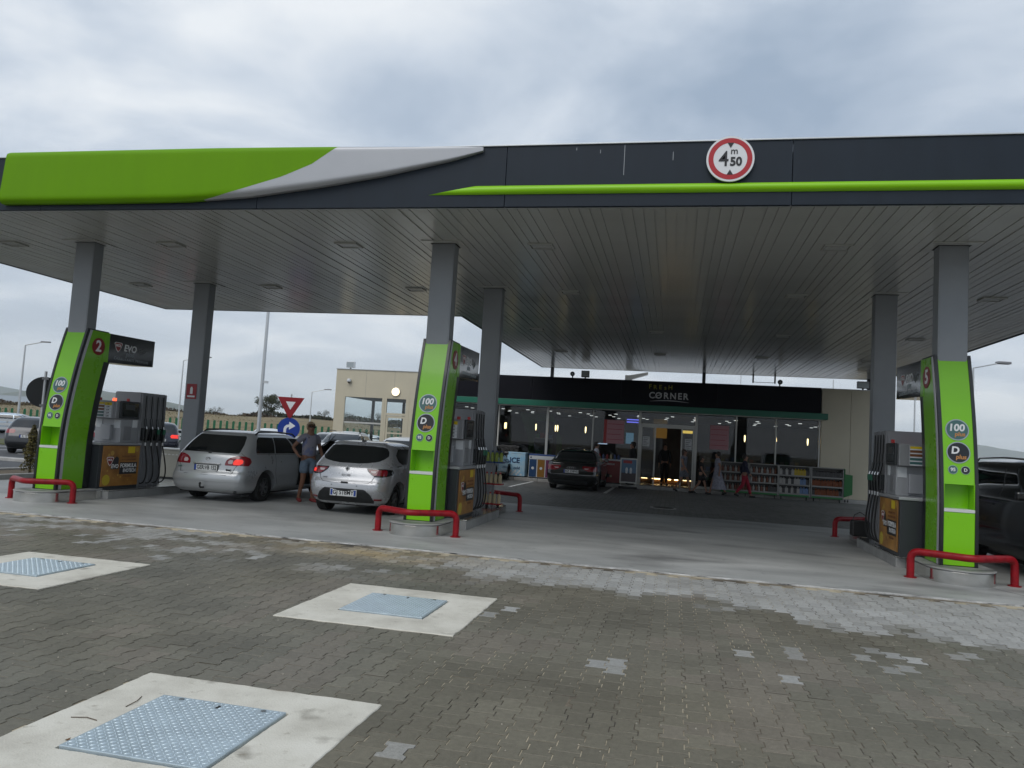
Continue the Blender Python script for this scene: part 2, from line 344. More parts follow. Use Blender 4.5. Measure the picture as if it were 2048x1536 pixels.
LIGHT = [(2.53, -5.21), (2.46, -5.05), (2.55, -4.76), (2.62, -5.0), (3.56, -6.21), (3.69, -6.07), (3.7, -6.25), (4.99, -6.07), (4.66, -5.38), (4.78, -5.77), (5.79, -4.79), (5.89, -5.04), (5.95, -4.9), (5.75, -5.1), (6.01, -5.17),
         (6.05, -5.0), (5.82, -5.46), (5.9, -5.25), (6.49, -4.2), (6.47, -4.65), (6.6, -4.6), (6.75, -4.99), (2.76, -7.49), (2.68, -8.25), (-4.73, -3.16), (-4.6, -3.1), (-3.1, -3.41), (-3.25, -3.5), (-3.74, -3.02), (-1.76, -3.94), (-1.9, -3.9),
         (-2.4, -3.3), (-0.9, -3.3), (-1.1, -3.1), (5.1, -5.2), (5.2, -5.3), (7.2, -5.6)]
def front_tints(C):
    x, y = C[:, 0], C[:, 1]; n = len(C)
    a = vnoise(x * 0.7, y * 0.7, 1)[:, None]; b = vnoise(x * 1.9 + 7, y * 1.9, 2)[:, None]; r = rng.random(n)[:, None]
    wet = np.array((0.158, 0.143, 0.106)) * (1 - a) + np.array((0.148, 0.144, 0.120)) * a
    wet = wet * (1 - 0.35 * (b > 0.72)) + np.array((0.160, 0.134, 0.112)) * 0.35 * (b > 0.72)
    wet = wet * (0.90 + 0.18 * r) * (0.80 + 0.38 * b)
    dry = np.array((0.335, 0.335, 0.32)) * (0.88 + 0.24 * r)
    by = np.interp(x, [-13, -6, 0.5, 1.45, 2.2, 3.6, 4.4, 5.2, 5.9, 6.5, 7.2, 12], [-1.9, -2.0, -2.55, -2.93, -3.2, -3.2, -3.4, -3.7, -3.8, -3.9, -4.35, -6.0])
    edge = y - by + (vnoise(x * 2.2, y * 2.2, 3) - 0.5) * 0.9 + rng.normal(0, 0.07, n)
    k = np.clip(edge / 0.28 + 0.35, 0, 1)
    k *= 0.78 + 0.4 * vnoise(x * 1.4 + 3, y * 3, 4)
    left = (x < 1.2)
    sp = vnoise(x * 1.6, y * 3.5, 5) + rng.normal(0, 0.10, n)
    k = np.where(left, np.clip((sp - 0.60) * 5, 0, 0.8) * np.clip((y + 4.1) / 0.9, 0, 1), k)
    k = np.where(left & (y > -2.9), np.maximum(k, np.clip((sp - 0.42) * 3.0, 0, 0.7) * np.clip((y + 3.1) / 0.8, 0, 1)), k)
    for lx, ly in LIGHT:
        d = np.abs(x - lx) / 0.075 + np.abs(y - ly) / 0.11
        k = np.where(d < 1.15, 0.55 + 0.4 * rng.random(n), k)
    k = np.clip(k, 0, 1.1)[:, None]
    yel = np.exp(-(((x - 0.1) / 1.3) ** 2 + ((y + 2.3) / 0.45) ** 2))[:, None] * np.clip(vnoise(x * 3, y * 3, 6) * 1.7, 0, 1)[:, None]
    t = wet * (1 - k) + dry * k
    return np.clip(t * (1 - yel) + np.array((0.34, 0.27, 0.16)) * yel * (0.8 + 0.3 * r), 0.02, 1)
SLABS = [(1.64, -8.42), (1.565, -5.12), (-2.385, -5.20)]
C = paver_centres(-11.2, 12.6, -10.6, -1.63)
keep = np.ones(len(C), bool)
for sx, sy in SLABS: keep &= ~((np.abs(C[:, 0] - sx) < 0.74) & (np.abs(C[:, 1] - sy) < 0.72))
C = C[keep]; T = front_tints(C)
# the pavers that show largest in the picture are pieces of their own
rx = C[:, 0] - 4.06; ry = C[:, 1] + 12.05
dep = rx * -0.2107 + ry * 0.9748; lat = rx * 0.9766 + ry * 0.2066
vis = (dep > 3.25) & (np.abs(lat / dep) < 0.66)
fd = (C[:, 1] + 12.05 - 3.15)
order = np.argsort(np.where(vis & (dep * 0.9957 + 1.62 * -0.0 > 3.25), dep, 1e9))[:300]
sel = np.zeros(len(C), bool); sel[order] = True
pavers_stuff('paver_field', C[~sel], T[~sel], fp, 0.0012, M_pav_s)
k = len(POUT); mb = MB()
inn = POUT * 0.98 + POUT.mean(0) * 0.02
mb.add([(x, y, 0) for x, y in inn] + [(x, y, -0.0025) for x, y in POUT] + [(x, y, -0.05) for x, y in POUT],
       [tuple(range(k))] + [(k + i, k + (i + 1) % k, (i + 1) % k, i) for i in range(k)] + [(2 * k + i, 2 * k + (i + 1) % k, k + (i + 1) % k, k + i) for i in range(k)])
pme = mb.mesh('paver', fix=False); pme.materials.append(M_pav_o)
for i in order:
    o = bpy.data.objects.new('paver', pme); COL.objects.link(o); o.parent = fp; o.location = (C[i, 0], C[i, 1], rng.normal(0, 0.0012)); o.rotation_euler = (rng.normal(0, 0.004), rng.normal(0, 0.004), 0)
    o.color = (*T[i], 1)
C2 = paver_centres(-5.5, 13.9, 7.44, 19.34); r2 = rng.random((len(C2), 1))
T2 = np.array((0.155, 0.155, 0.146)) * (0.8 + 0.4 * r2) * (0.8 + 0.4 * vnoise(C2[:, 0] * 0.6, C2[:, 1] * 0.6, 9)[:, None])
pavers_stuff('paver_field', C2, T2, rp, 0.0012, M_pav_s)

# parking lines on the rear paving
for xa, ya, yb in [(-1.52, 14.4, 18.9), (1.80, 14.6, 18.9), (-4.85, 14.4, 18.9)]:
    struct(MB().box(xa - 0.06, xa + 0.06, ya, yb, -0.003, 0.0055).build('parking_line', M_paint))
for i in range(6):
    xa = -18.0 - i * 2.7
    struct(MB().box(xa - 0.06, xa + 0.06, 13, 18.2, -0.029, -0.024).build('parking_line', M_paint))
# round manhole cover in the rear paving
mh = thing('manhole_cover', 'round dark iron manhole cover set in the dark paving before the shop', 'manhole cover', (3.85, 9.8, 0.0))
MB().prism(circ(0, 0, 0.36, 36), 'z', -0.05, 0.009).build('frame', M_kerb, mh)
MB().prism(circ(0, 0, 0.29, 36), 'z', -0.02, 0.014).build('lid', mat('cast_iron', (0.03, 0.03, 0.03), 0.6, 0.5, 0.3), mh)

# ---- tank access covers: concrete collar with chequer-plate lid
M_plate = mat('galvanised_plate', (0.52, 0.61, 0.66), 0.42, 0.5, 0.16, 5, 0.08, 60)
M_tread = mat('plate_tread', (0.54, 0.63, 0.68), 0.45, 0.45)
M_dark = mat('dark_gap', (0.02, 0.02, 0.02), 0.9)
cl = ['pale concrete slab with chequer-plate lid nearest the camera, bottom left', 'pale concrete slab with chequer-plate lid in front of the middle pump', 'pale concrete slab with chequer-plate lid cut by the left picture edge']
LAB = [(0.785, 0.80, -0.04, 0.06), (0.805, 0.805, 0.0, 0.02), (0.805, 0.77, -0.02, 0.05)]
for i, (sx, sy) in enumerate(SLABS):
    t = thing('tank_cover', cl[i], 'tank cover', (sx, sy, 0), 0, 'tank access covers in the paving')
    hw, hl, ox, oy = LAB[i]
    # collar as four concrete strips round the opening
    a = 0.405
    cm = MB(); nb_ = 26; cor = [(-hw, -hl), (hw, -hl), (hw, hl), (-hw, hl)]; ci = [(-a + ox, -a + oy), (a + ox, -a + oy), (a + ox, a + oy), (-a + ox, a + oy)]; outer, inner = [], []
    for q in range(4):
        for w in range(nb_):
            f = w / nb_; jx, jy = (rng.normal(0, .0028, 2) if w else (0, 0)); ch = -.012 * (rng.random() < .06)
            px_, py_ = cor[q][0] * (1 - f) + cor[(q + 1) % 4][0] * f, cor[q][1] * (1 - f) + cor[(q + 1) % 4][1] * f
            outer.append((px_ * (1 + ch) + jx, py_ * (1 + ch) + jy)); inner.append((ci[q][0] * (1 - f) + ci[(q + 1) % 4][0] * f + rng.normal(0, .0015), ci[q][1] * (1 - f) + ci[(q + 1) % 4][1] * f + rng.normal(0, .0015)))
    nn_ = len(outer)
    cm.add([(x_, y_, -.1) for x_, y_ in outer] + [(x_, y_, .003) for x_, y_ in outer] + [(x_ * .994, y_ * .994, .008) for x_, y_ in outer] + [(x_, y_, .008) for x_, y_ in inner] + [(x_, y_, -.1) for x_, y_ in inner],
           [(r_ * nn_ + q, r_ * nn_ + (q + 1) % nn_, (r_ + 1) * nn_ + (q + 1) % nn_, (r_ + 1) * nn_ + q) for r_ in range(4) for q in range(nn_)])
    cm.build('collar', M_slab, t)
    box('pit', M_dark, t, -a + ox, a + ox, -a + oy, a + oy, -0.12, -0.02)
    p = box('lid', M_plate, t, -0.392 + ox, 0.392 + ox, -0.392 + oy, 0.392 + oy, -0.02, 0.020, 0.003)
    tr = MB()
    sp = 0.032
    for u in range(25):
        for v in range(25):
            x, y = -0.384 + sp / 2 + u * (0.768 / 25), -0.384 + sp / 2 + v * (0.768 / 25)
            if (abs(x + 0.25) < 0.03 and y > 0.33) or (abs(x - 0.27) < 0.03 and y > 0.33): continue
            d = (0.7071, 0.7071) if (u + v) % 2 else (-0.7071, 0.7071)
            e_ = (-d[1], d[0]); L_, w_ = 0.0155, 0.0052
            tr.add([(x + d[0] * L_ + ox, y + d[1] * L_ + oy, .0202), (x + e_[0] * w_ + ox, y + e_[1] * w_ + oy, .0202), (x - d[0] * L_ + ox, y - d[1] * L_ + oy, .0202), (x - e_[0] * w_ + ox, y - e_[1] * w_ + oy, .0202),
                    (x + d[0] * L_ * .5 + ox, y + d[1] * L_ * .5 + oy, .0232), (x - d[0] * L_ * .5 + ox, y - d[1] * L_ * .5 + oy, .0232)],
                   [(0, 1, 4), (1, 2, 5, 4), (2, 3, 5), (3, 0, 4, 5)])
    tag(tr.build('tread', M_tread, p, fix=False), kind='stuff')
    for bx in (-0.25, 0.27):
        MB().prism(circ(bx + ox, 0.355 + oy, 0.016, 14), 'z', 0.0201, 0.024).build('bolt', mat('bolt_steel', (0.3, 0.32, 0.33), 0.4, 0.8), p)
    box('key_slot', M_dark, p, ox + 0.0, ox + 0.014, 0.30 + oy, 0.34 + oy, 0.0201, 0.0236)
# debris on the nearest slab
M_twig = mat('twig', (0.10, 0.07, 0.045), 0.9)
for j, pts in enumerate([[(0.98, -8.42, .011), (1.06, -8.40, .014), (1.13, -8.41, .011)], [(1.10, -8.02, .011), (1.13, -8.10, .014), (1.13, -8.19, .011)]]):
    tag(MB().tube(pts, 0.0025, 5).build('twig', M_twig), ['thin dark twig lying left of the nearest plate', 'thin curved twig above the nearest plate corner'][j], 'twig')
tag(MB().add([(1.17, -8.66, .010), (1.19, -8.655, .018), (1.20, -8.675, .012), (1.175, -8.68, .015)], [(0, 1, 2), (0, 2, 3)]).build('dead_leaf', mat('leaf_brown', (0.13, 0.07, 0.03), 0.9)), 'small curled brown dead leaf on the nearest slab', 'leaf')
# grit and fine debris lying on the paving
V_, F_ = [], []
for _ in range(1500):
    x_, y_ = rng.uniform(-8, 9), rng.uniform(-9.6, -1.9); s_ = rng.uniform(.003, .009); a_ = rng.uniform(0, 6.28)
    k_ = len(V_); V_ += [(x_ + s_ * math.cos(a_ + q * 2.1), y_ + s_ * math.sin(a_ + q * 2.1), .0005) for q in range(3)] + [(x_, y_, .001 + s_ * .9)]; F_ += [(k_, k_ + 1, k_ + 3), (k_ + 1, k_ + 2, k_ + 3), (k_ + 2, k_, k_ + 3)]
me_ = bpy.data.meshes.new('grit'); me_.from_pydata(V_, [], F_); tag(link('grit', me_, mat('grit', (.36, .33, .27), .9, 0, .6, 4)), 'fine pale grit scattered over the brown paving', 'grit', kind='stuff')
# ================================================================ canopy
HS = 4.98
M_char = mat('fascia_charcoal', (0.012, 0.020, 0.031), 0.5, 0.0, 0.16, 3.0, 0.0, spec=0.28, stretch=(1.6, 1, 0.22))
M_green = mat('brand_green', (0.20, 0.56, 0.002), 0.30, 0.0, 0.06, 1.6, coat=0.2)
M_greend = mat('leaf_green', (0.135, 0.315, 0.0005), 0.5, 0.0, 0.05, 2.0, spec=0.15, stretch=(1.2, 1, 0.25))
M_silver = mat('silver_panel', (0.42, 0.43, 0.45), 0.36, 0.25, 0.05, 1.0)
M_slat = mat('soffit_metal', (0.47, 0.47, 0.44), 0.20, 0.1, 0.06, 0.7, spec=0.5)
M_slatdark = mat('soffit_void', (0.012, 0.012, 0.012), 0.9)
M_col = mat('column_grey', (0.255, 0.27, 0.285), 0.40, 0.15, 0.10, 1.5)
M_flash = mat('flashing', (0.55, 0.57, 0.58), 0.4, 0.6)
M_blackm = mat('black_metal', (0.012, 0.013, 0.014), 0.4, 0.0)
cnp = thing('fuel_canopy', 'large flat charcoal canopy with green leaf fascia standing on grey columns', 'canopy', (0, 0, 0))
XL, XR, YF, YB1, YB2, XN = -11.2, 12.33, -1.53, 8.22, 21.58, -1.845
# roof deck and dark void above the slats
rd = MB(); rd.box(XL + 0.1, XR - 0.1, YF + 0.1, YB1, 5.06, 5.75); rd.box(XN, XR - 0.1, YB1 + .002, YB2 - 0.1, 5.06, 5.75)
rd.build('roof_deck', M_slatdark, cnp)
bs_ = MB(); bs_.box(XL + 0.05, XR - 0.05, YF + 0.06, YB1 - .05, HS + 0.0145, HS + 0.03); bs_.box(XN + .01, XR - 0.05, YB1 - .049, YB2 - 0.05, HS + 0.0145, HS + 0.03); bs_.build('slat_carrier', mat('slat_carrier', (0.42, 0.42, 0.40), 0.25), cnp)
# soffit slats, each a shallow tray running front to back
def tray(w, y0, y1):
    m = MB(); h = 0.014
    m.box(-w / 2, w / 2, y0, y1, HS, HS + h)
    return m
pitch = 0.15; seam = 0.007
x = XL + 0.06; i = 0; cache = {}
while x < XR - 0.16:
    far = x > XN + 0.05
    key = far
    if key not in cache:
        me = tray(pitch - 0.014, YF + 0.06, (YB2 if far else YB1) - 0.05).mesh('ceiling_slat'); me.materials.append(M_slat); cache[key] = me
    o = bpy.data.objects.new('ceiling_slat', cache[key]); COL.objects.link(o); o.parent = cnp; o.location = (x + pitch / 2, 0, rng.normal(0, 0.0006)); o.rotation_euler = (0, rng.normal(0, 0.0015), 0)
    x += pitch; i += 1
    if i % 7 == 0: x += seam
# front fascia in panels, with fine seams, and the sides
fx = [XL, -10.35, -6.4, -2.43, 1.52, 5.46, 9.4, XR]
for a, b in zip(fx[:-1], fx[1:]):
    box('fascia_panel', M_char, cnp, a + 0.004, b - 0.004, YF - 0.03, YF + 0.03, HS - 0.005, 5.87, 0.004)
box('fascia_side', M_char, cnp, XL - 0.03, XL + 0.03, YF + 0.032, YB1, HS - 0.005, 5.87)
box('fascia_side', M_char, cnp, XR - 0.03, XR + 0.03, YF + 0.032, YB2, HS - 0.005, 5.87)
box('fascia_back', M_char, cnp, XL + 0.032, XN - 0.032, YB1 - 0.06, YB1, HS - 0.005, 5.87)
box('fascia_side', M_char, cnp, XN - 0.03, XN + 0.03, YB1 - 0.06, YB2, HS - 0.005, 5.87)
box('fascia_back', M_char, cnp, XN + 0.032, XR - 0.032, YB2 - 0.06, YB2, HS - 0.005, 5.87)
box('coping', M_flash, cnp, XL - 0.05, XR + 0.05, YF - 0.05, YF + 0.15, 5.872, 5.892, 0.003)
box('edge_trim', M_flash, cnp, XL + 0.03, XR - 0.03, YF + 0.031, YF + 0.058, HS - 0.004, HS + 0.02)
# scratches on the fascia
M_scr = mat('scratch', (0.45, 0.47, 0.5), 0.6)
for xs, za, zb in [(2.53, 5.79, 5.83), (2.87, 5.74, 5.79), (3.21, 5.42, 5.85), (3.88, 5.62, 5.74)]:
    MB().box(xs, xs + 0.006, YF - 0.0325, YF - 0.0305, za, zb).build('scratch', M_scr, cnp)
# green leaf with silver tail: a swollen shell on the left of the fascia
def leaf_edges(x):
    top = np.interp(x, [-9.6, -7.05, -3.2, -1.14, 0.7, 1.2], [5.93, 5.935, 5.925, 5.90, 5.865, 5.85])
    bot = np.interp(x, [-9.6, -7.06, -5.13, -3.59, -2.51, -1.32, -0.36, 0.70, 1.2], [5.055, 5.055, 5.06, 5.075, 5.14, 5.29, 5.44, 5.66, 5.80])
    return top, bot
bnd = [(-3.62, 5.05), (-3.1, 5.12), (-2.62, 5.24), (-1.96, 5.42), (-1.48, 5.61), (-1.02, 5.92)]
def split(z): return np.interp(z, [p[1] for p in bnd], [p[0] for p in bnd])
def leaf_y(x, s):
    """front surface of the shell, s = 0 bottom .. 1 top"""
    b = 0.10 * (1 - max(0, (x + 2.5) / 3.7) ** 2 if x > -2.5 else 1) + 0.05
    return YF - 0.035 - b * (1 - (2 * s - 1) ** 16 * 0.5)
def leaf_part(name, material, rows_fn):
    m = MB(); K = 25; P = []
    for s in np.linspace(0, 1, K):
        row = []
        for xx in rows_fn(s):
            t_, b_ = leaf_edges(xx); z = b_ + (t_ - b_) * s
            row.append((xx, leaf_y(xx, s), z))
        P.append(row)
    m.grid(P)
    bk = [[(p[0], YF - 0.034, p[2]) for p in r] for r in P]
    # rim back to the fascia
    ring = P[0] + [r[-1] for r in P[1:]] + P[-1][::-1][1:] + [r[0] for r in P[::-1][1:-1]]
    rb = [(p[0], YF - 0.034, p[2]) for p in ring]
    n_ = len(ring); m.add(ring + rb, [(q, (q + 1) % n_, n_ + (q + 1) % n_, n_ + q) for q in range(n_)])
    return m.build(name, material, cnp, smooth=True)
def xsplit(s):
    xx = -2.5
    for _ in range(30):
        t_, b_ = leaf_edges(xx); xx = float(split(b_ + (t_ - b_) * s))
    return xx
leaf_part('leaf_green', M_greend, lambda s: np.linspace(-7.09 + 0.07 * s + 0.0, xsplit(s), 24))
leaf_part('leaf_silver', M_silver, lambda s: np.linspace(xsplit(s) + 0.004, 1.17, 24))
# green stripe with slanted start
M_stripe = mat('stripe_green', (0.235, 0.54, 0.003), 0.35, 0, 0.05, 1, spec=0.35)
m = MB(); P = []
for a in np.linspace(0, 1, 9):
    z = 5.155 + 0.13 * a; bulge = 0.05 * math.sin(math.pi * a) ** 0.6 + 0.002
    P.append([(0.36 + 0.72 * a, YF - 0.034 - bulge * 0.3, z)] + [(xx, YF - 0.034 - bulge, z) for xx in np.linspace(1.12, XR + 0.02, 12)])
m.grid(P); m.build('stripe', M_stripe, cnp, smooth=True)
# height limit sign
hs = thing('height_limit_sign', 'round red-rimmed 4.50 m height limit sign on the canopy front', 'sign', (4.645, YF - 0.095, 5.60))
M_white = mat('sign_white', (0.72, 0.73, 0.74), 0.4); M_red = mat('sign_red', (0.42, 0.012, 0.02), 0.4); M_ink = mat('sign_ink', (0.012, 0.013, 0.016), 0.5)
disc('back_plate', M_white, hs, (0, 0.03, 0), 0.315, '-y', 0.03, 56)
MB().add(*(lambda a, b: ([(x, -0.0025, z) for x, z in a] + [(x, -0.0025, z) for x, z in b], [(q, (q + 1) % 56, 56 + (q + 1) % 56, 56 + q) for q in range(56)]))(circ(0, 0, 0.288, 56), circ(0, 0, 0.222, 56))).build('red_ring', M_red, hs)
text('4', 0.30, M_ink, hs, (-0.085, -0.004, -0.01), fat=0.002, sx=0.9, name='numeral')
text('50', 0.165, M_ink, hs, (0.075, -0.004, -0.045), fat=0.006, sx=0.95, name='numeral')
text('m', 0.13, M_ink, hs, (0.05, -0.004, 0.105), fat=0.001, name='letter')
for s in (1, -1):
    MB().prism([(-0.042, 0.222 * s), (0.042, 0.222 * s), (0, 0.150 * s)], 'y', -0.005, -0.0015).build('arrowhead', M_ink, hs)
# columns with collars at the soffit
IX = [-7.2586, 0.0, 8.09]
for ix in IX:
    for cy in (0.56, 4.32):
        c = MB(); c.box(ix - 0.2066, ix + 0.2066, cy - 0.13, cy + 0.13, 0.0, HS + 0.05)
        o = c.build('column', M_col, cnp, bevel=0.012)
        fl = MB(); fl.box(ix - 0.185, ix + 0.185, cy - 0.134, cy - 0.1305, 0.3, HS - 0.02); fl.build('face_plate', M_col, o)
        MB().box(ix - 0.36, ix + 0.36, cy - 0.30, cy + 0.30, HS - 0.016, HS - 0.002).build('collar', M_slat, o, bevel=0.003)
        MB().box(ix - 0.23, ix + 0.23, cy - 0.155, cy + 0.155, HS - 0.022, HS - 0.0165).build('collar_gap', M_slatdark, o)
M_post = mat('rear_post', (0.06, 0.062, 0.066), 0.5, 0.3)
for px in (-1.36, 5.2, 11.76):
    MB().box(px - 0.07, px + 0.07, 21.32, 21.46, 4.0, HS + 0.04).build('rear_post', M_post, cnp, bevel=0.005)
# recessed canopy lights (switched off)
M_lens = mat('lamp_lens', (0.50, 0.50, 0.48), 0.25, 0.0, 0.2, 20)
LP = [(xx, 0.60) for xx in (-9.1, -5.5, -1.85, 1.70, 6.45, 10.1)] + [(xx, 4.5) for xx in (-9.2, -5.6, -1.92, 1.68, 6.42, 10.1)] + [(xx, yy) for yy in (10.1, 15.3) for xx in (-0.08, 3.45, 6.9, 10.3)]
fr0 = ln0 = None
for lx, ly in LP:
    if fr0 is None:
        a, b = 0.21, 0.17; m = MB()
        for q in ((-a, a, -b, -b + 0.03), (-a, a, b - 0.03, b), (-a, -a + 0.03, -b + 0.03, b - 0.03), (a - 0.03, a, -b + 0.03, b - 0.03)): m.box(*q, -0.03, -0.004)
        fr0 = m.mesh('light_frame'); fr0.materials.append(M_slat)
        m = MB()
        for q in range(3): m.box(-a + 0.05, a - 0.05, -b + 0.045 + q * 0.085, -b + 0.105 + q * 0.085, -0.016, -0.004)
        ln0 = m.mesh('light_lens'); ln0.materials.append(M_lens)
    f = bpy.data.objects.new('downlight', fr0); COL.objects.link(f); f.parent = cnp; f.location = (lx, ly, HS)
    l = bpy.data.objects.new('lens', ln0); COL.objects.link(l); l.parent = f
# small hanging bracket under the rear edge
br = MB(); br.box(7.15, 7.21, 21.0, 21.06, 4.62, HS); br.box(8.02, 8.08, 21.0, 21.06, 4.62, HS); br.box(7.21, 8.02, 21.02, 21.04, 4.64, 4.66)
br.build('hanging_bracket', M_post, cnp)
# ================================================================ pump islands
M_steel = mat('stainless_skirt', (0.62, 0.62, 0.60), 0.16, 0.95, 0.10, 3, 0.04, 6)
M_islc = surf_mat('island_concrete', [(0.3, (0.20, 0.20, 0.195)), (0.7, (0.33, 0.33, 0.32))], 2.5, 0.7, 0.2, 60)
M_bar = mat('barrier_red', (0.26, 0.004, 0.010), 0.38, 0.0, 0.35, 9, 0.1, 40, spec=0.3)
M_blk = mat('totem_black', (0.010, 0.012, 0.013), 0.30, 0.0, coat=0.2)
M_strip = mat('totem_silver', (0.50, 0.51, 0.53), 0.35, 0.35)
M_ledge = mat('ledge_white', (0.60, 0.61, 0.60), 0.4)
M_dgrey = mat('pump_grey', (0.25, 0.255, 0.265), 0.42, 0.25, 0.08, 2)
M_lgrey = mat('pump_light_grey', (0.36, 0.37, 0.385), 0.38, 0.35, 0.06, 2)
M_dpan = mat('pump_dark_panel', (0.028, 0.032, 0.036), 0.35)
M_paper = mat('paper', (0.62, 0.64, 0.65), 0.6)
M_rub = mat('hose_rubber', (0.008, 0.008, 0.008), 0.5)
M_nozg = mat('nozzle_green', (0.01, 0.11, 0.06), 0.5)
M_alu = mat('nozzle_aluminium', (0.6, 0.61, 0.62), 0.3, 0.8)
M_redl = mat('red_lamp', (0.35, 0.01, 0.01), 0.3)
M_redon = mat('red_lamp_lit', (0.9, 0.05, 0.02), 0.3, emit=3.0, ecol=(1.0, 0.08, 0.03))
M_yel = mat('label_yellow', (0.62, 0.46, 0.01), 0.5); M_brn = mat('label_brown', (0.16, 0.06, 0.02), 0.5); M_tealb = mat('badge_teal', (0.05, 0.13, 0.125), 0.35)
M_oran = mat('badge_orange', (0.50, 0.22, 0.06), 0.5); M_wht = mat('lettering_white', (0.72, 0.73, 0.73), 0.45); M_navy = mat('badge_black', (0.012, 0.014, 0.018), 0.3)
M_ring = mat('badge_ring', (0.36, 0.40, 0.42), 0.3, 0.4)
M_discred = mat('number_red', (0.22, 0.006, 0.008), 0.35)
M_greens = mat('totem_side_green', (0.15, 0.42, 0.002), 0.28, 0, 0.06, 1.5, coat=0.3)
M_sign = mat('sign_gloss_black', (0.006, 0.010, 0.009), 0.12, coat=0.5)

def poster_mat():
    m = bpy.data.materials.new('poster_amber'); m.use_nodes = True; t = m.node_tree; b = t.nodes['Principled BSDF']
    tcn = N(t, 'ShaderNodeTexCoord'); n = N(t, 'ShaderNodeTexNoise'); n.inputs['Scale'].default_value = 2.2; n.inputs['Detail'].default_value = 5; t.links.new(tcn.outputs['Object'], n.inputs['Vector'])
    r = N(t, 'ShaderNodeValToRGB'); r.color_ramp.elements[0].position = 0.3; r.color_ramp.elements[0].color = (0.15, 0.055, 0.010, 1); r.color_ramp.elements[1].position = 0.72; r.color_ramp.elements[1].color = (0.46, 0.23, 0.05, 1)
    t.links.new(n.outputs[0], r.inputs[0]); t.links.new(r.outputs[0], b.inputs['Base Color']); b.inputs['Roughness'].default_value = 0.35
    return m
M_post_a = poster_mat()
M_bub = mat('poster_bubble', (0.46, 0.36, 0.03), 0.4); M_bubs = mat('poster_bubble_small', (0.42, 0.26, 0.05), 0.4)

def bent_tube(pts, r, rb, n=14, k=6):
    """polyline with rounded corners"""
    P = [Vector(p) for p in pts]; out_ = [P[0]]
    for a, b, c in zip(P[:-2], P[1:-1], P[2:]):
        u = (a - b).normalized(); v = (c - b).normalized(); d = min(rb, (a - b).length * .45, (c - b).length * .45)
        s, e_ = b + u * d, b + v * d
        for q in range(k + 1):
            w = q / k; out_.append((s * (1 - w) + b * w) * (1 - w) + (b * (1 - w) + e_ * w) * w)
    out_.append(P[-1])
    return MB().tube(out_, r, n)

def barrier(name_label, x, y, s, group):
    """s=-1: bow points to the camera, +1 away"""
    t = thing('crash_barrier', name_label, 'barrier', (x, y, 0), 0, group)
    d = 0.42
    bent_tube([(-0.67, 0, 0.0), (-0.67, 0, 0.385), (0, s * d, 0.385), (0.67, 0, 0.385), (0.67, 0, 0.0)], 0.052, 0.13, 16, 7).build('rail', M_bar, t, smooth=True)
    for q in (-1, 1):
        MB().prism(circ(q * 0.67, 0, 0.085, 20), 'z', 0.0, 0.022).build('foot_plate', M_bar, t)
    return t

def island(x, label):
    t = thing('pump_island', label, 'pump island', (x, 0, 0), 0, 'pump islands under the canopy')
    H = 0.19
    hw = 0.44
    fr = [(hw, 1.0)] + [(hw, 0.02)] + [(hw * math.cos(a), 0.0 - 0.44 * math.sin(a)) for a in np.linspace(0, math.pi, 21)][1:-1] + [(-hw, 0.02), (-hw, 1.0)]
    MB().prism(fr[::-1], 'z', 0.0, H).build('front_skirt', M_steel, t, smooth=True, bevel=0.01)
    MB().prism([(p[0] * 1.02, p[1] * 1.0 if p[1] > 0 else p[1] * 1.03) for p in fr][::-1], 'z', H + 0.001, H + 0.022).build('front_cap', M_islc, t, bevel=0.008)
    box('kerb', M_islc, t, -0.57, 0.57, 1.003, 3.6, 0.0, 0.165, 0.015)
    box('steel_edge', M_steel, t, -0.575, 0.575, 1.0, 3.605, 0.166, 0.185, 0.004)
    hb = 0.45
    bk = [(hb, 3.608), (hb, 4.75)] + [(hb * math.cos(a), 4.75 + 0.42 * math.sin(a)) for a in np.linspace(0, math.pi, 17)][1:-1] + [(-hb, 4.75), (-hb, 3.608)]
    MB().prism(bk, 'z', 0.0, 0.17).build('rear_plinth', M_steel, t, smooth=True, bevel=0.01)
    return t

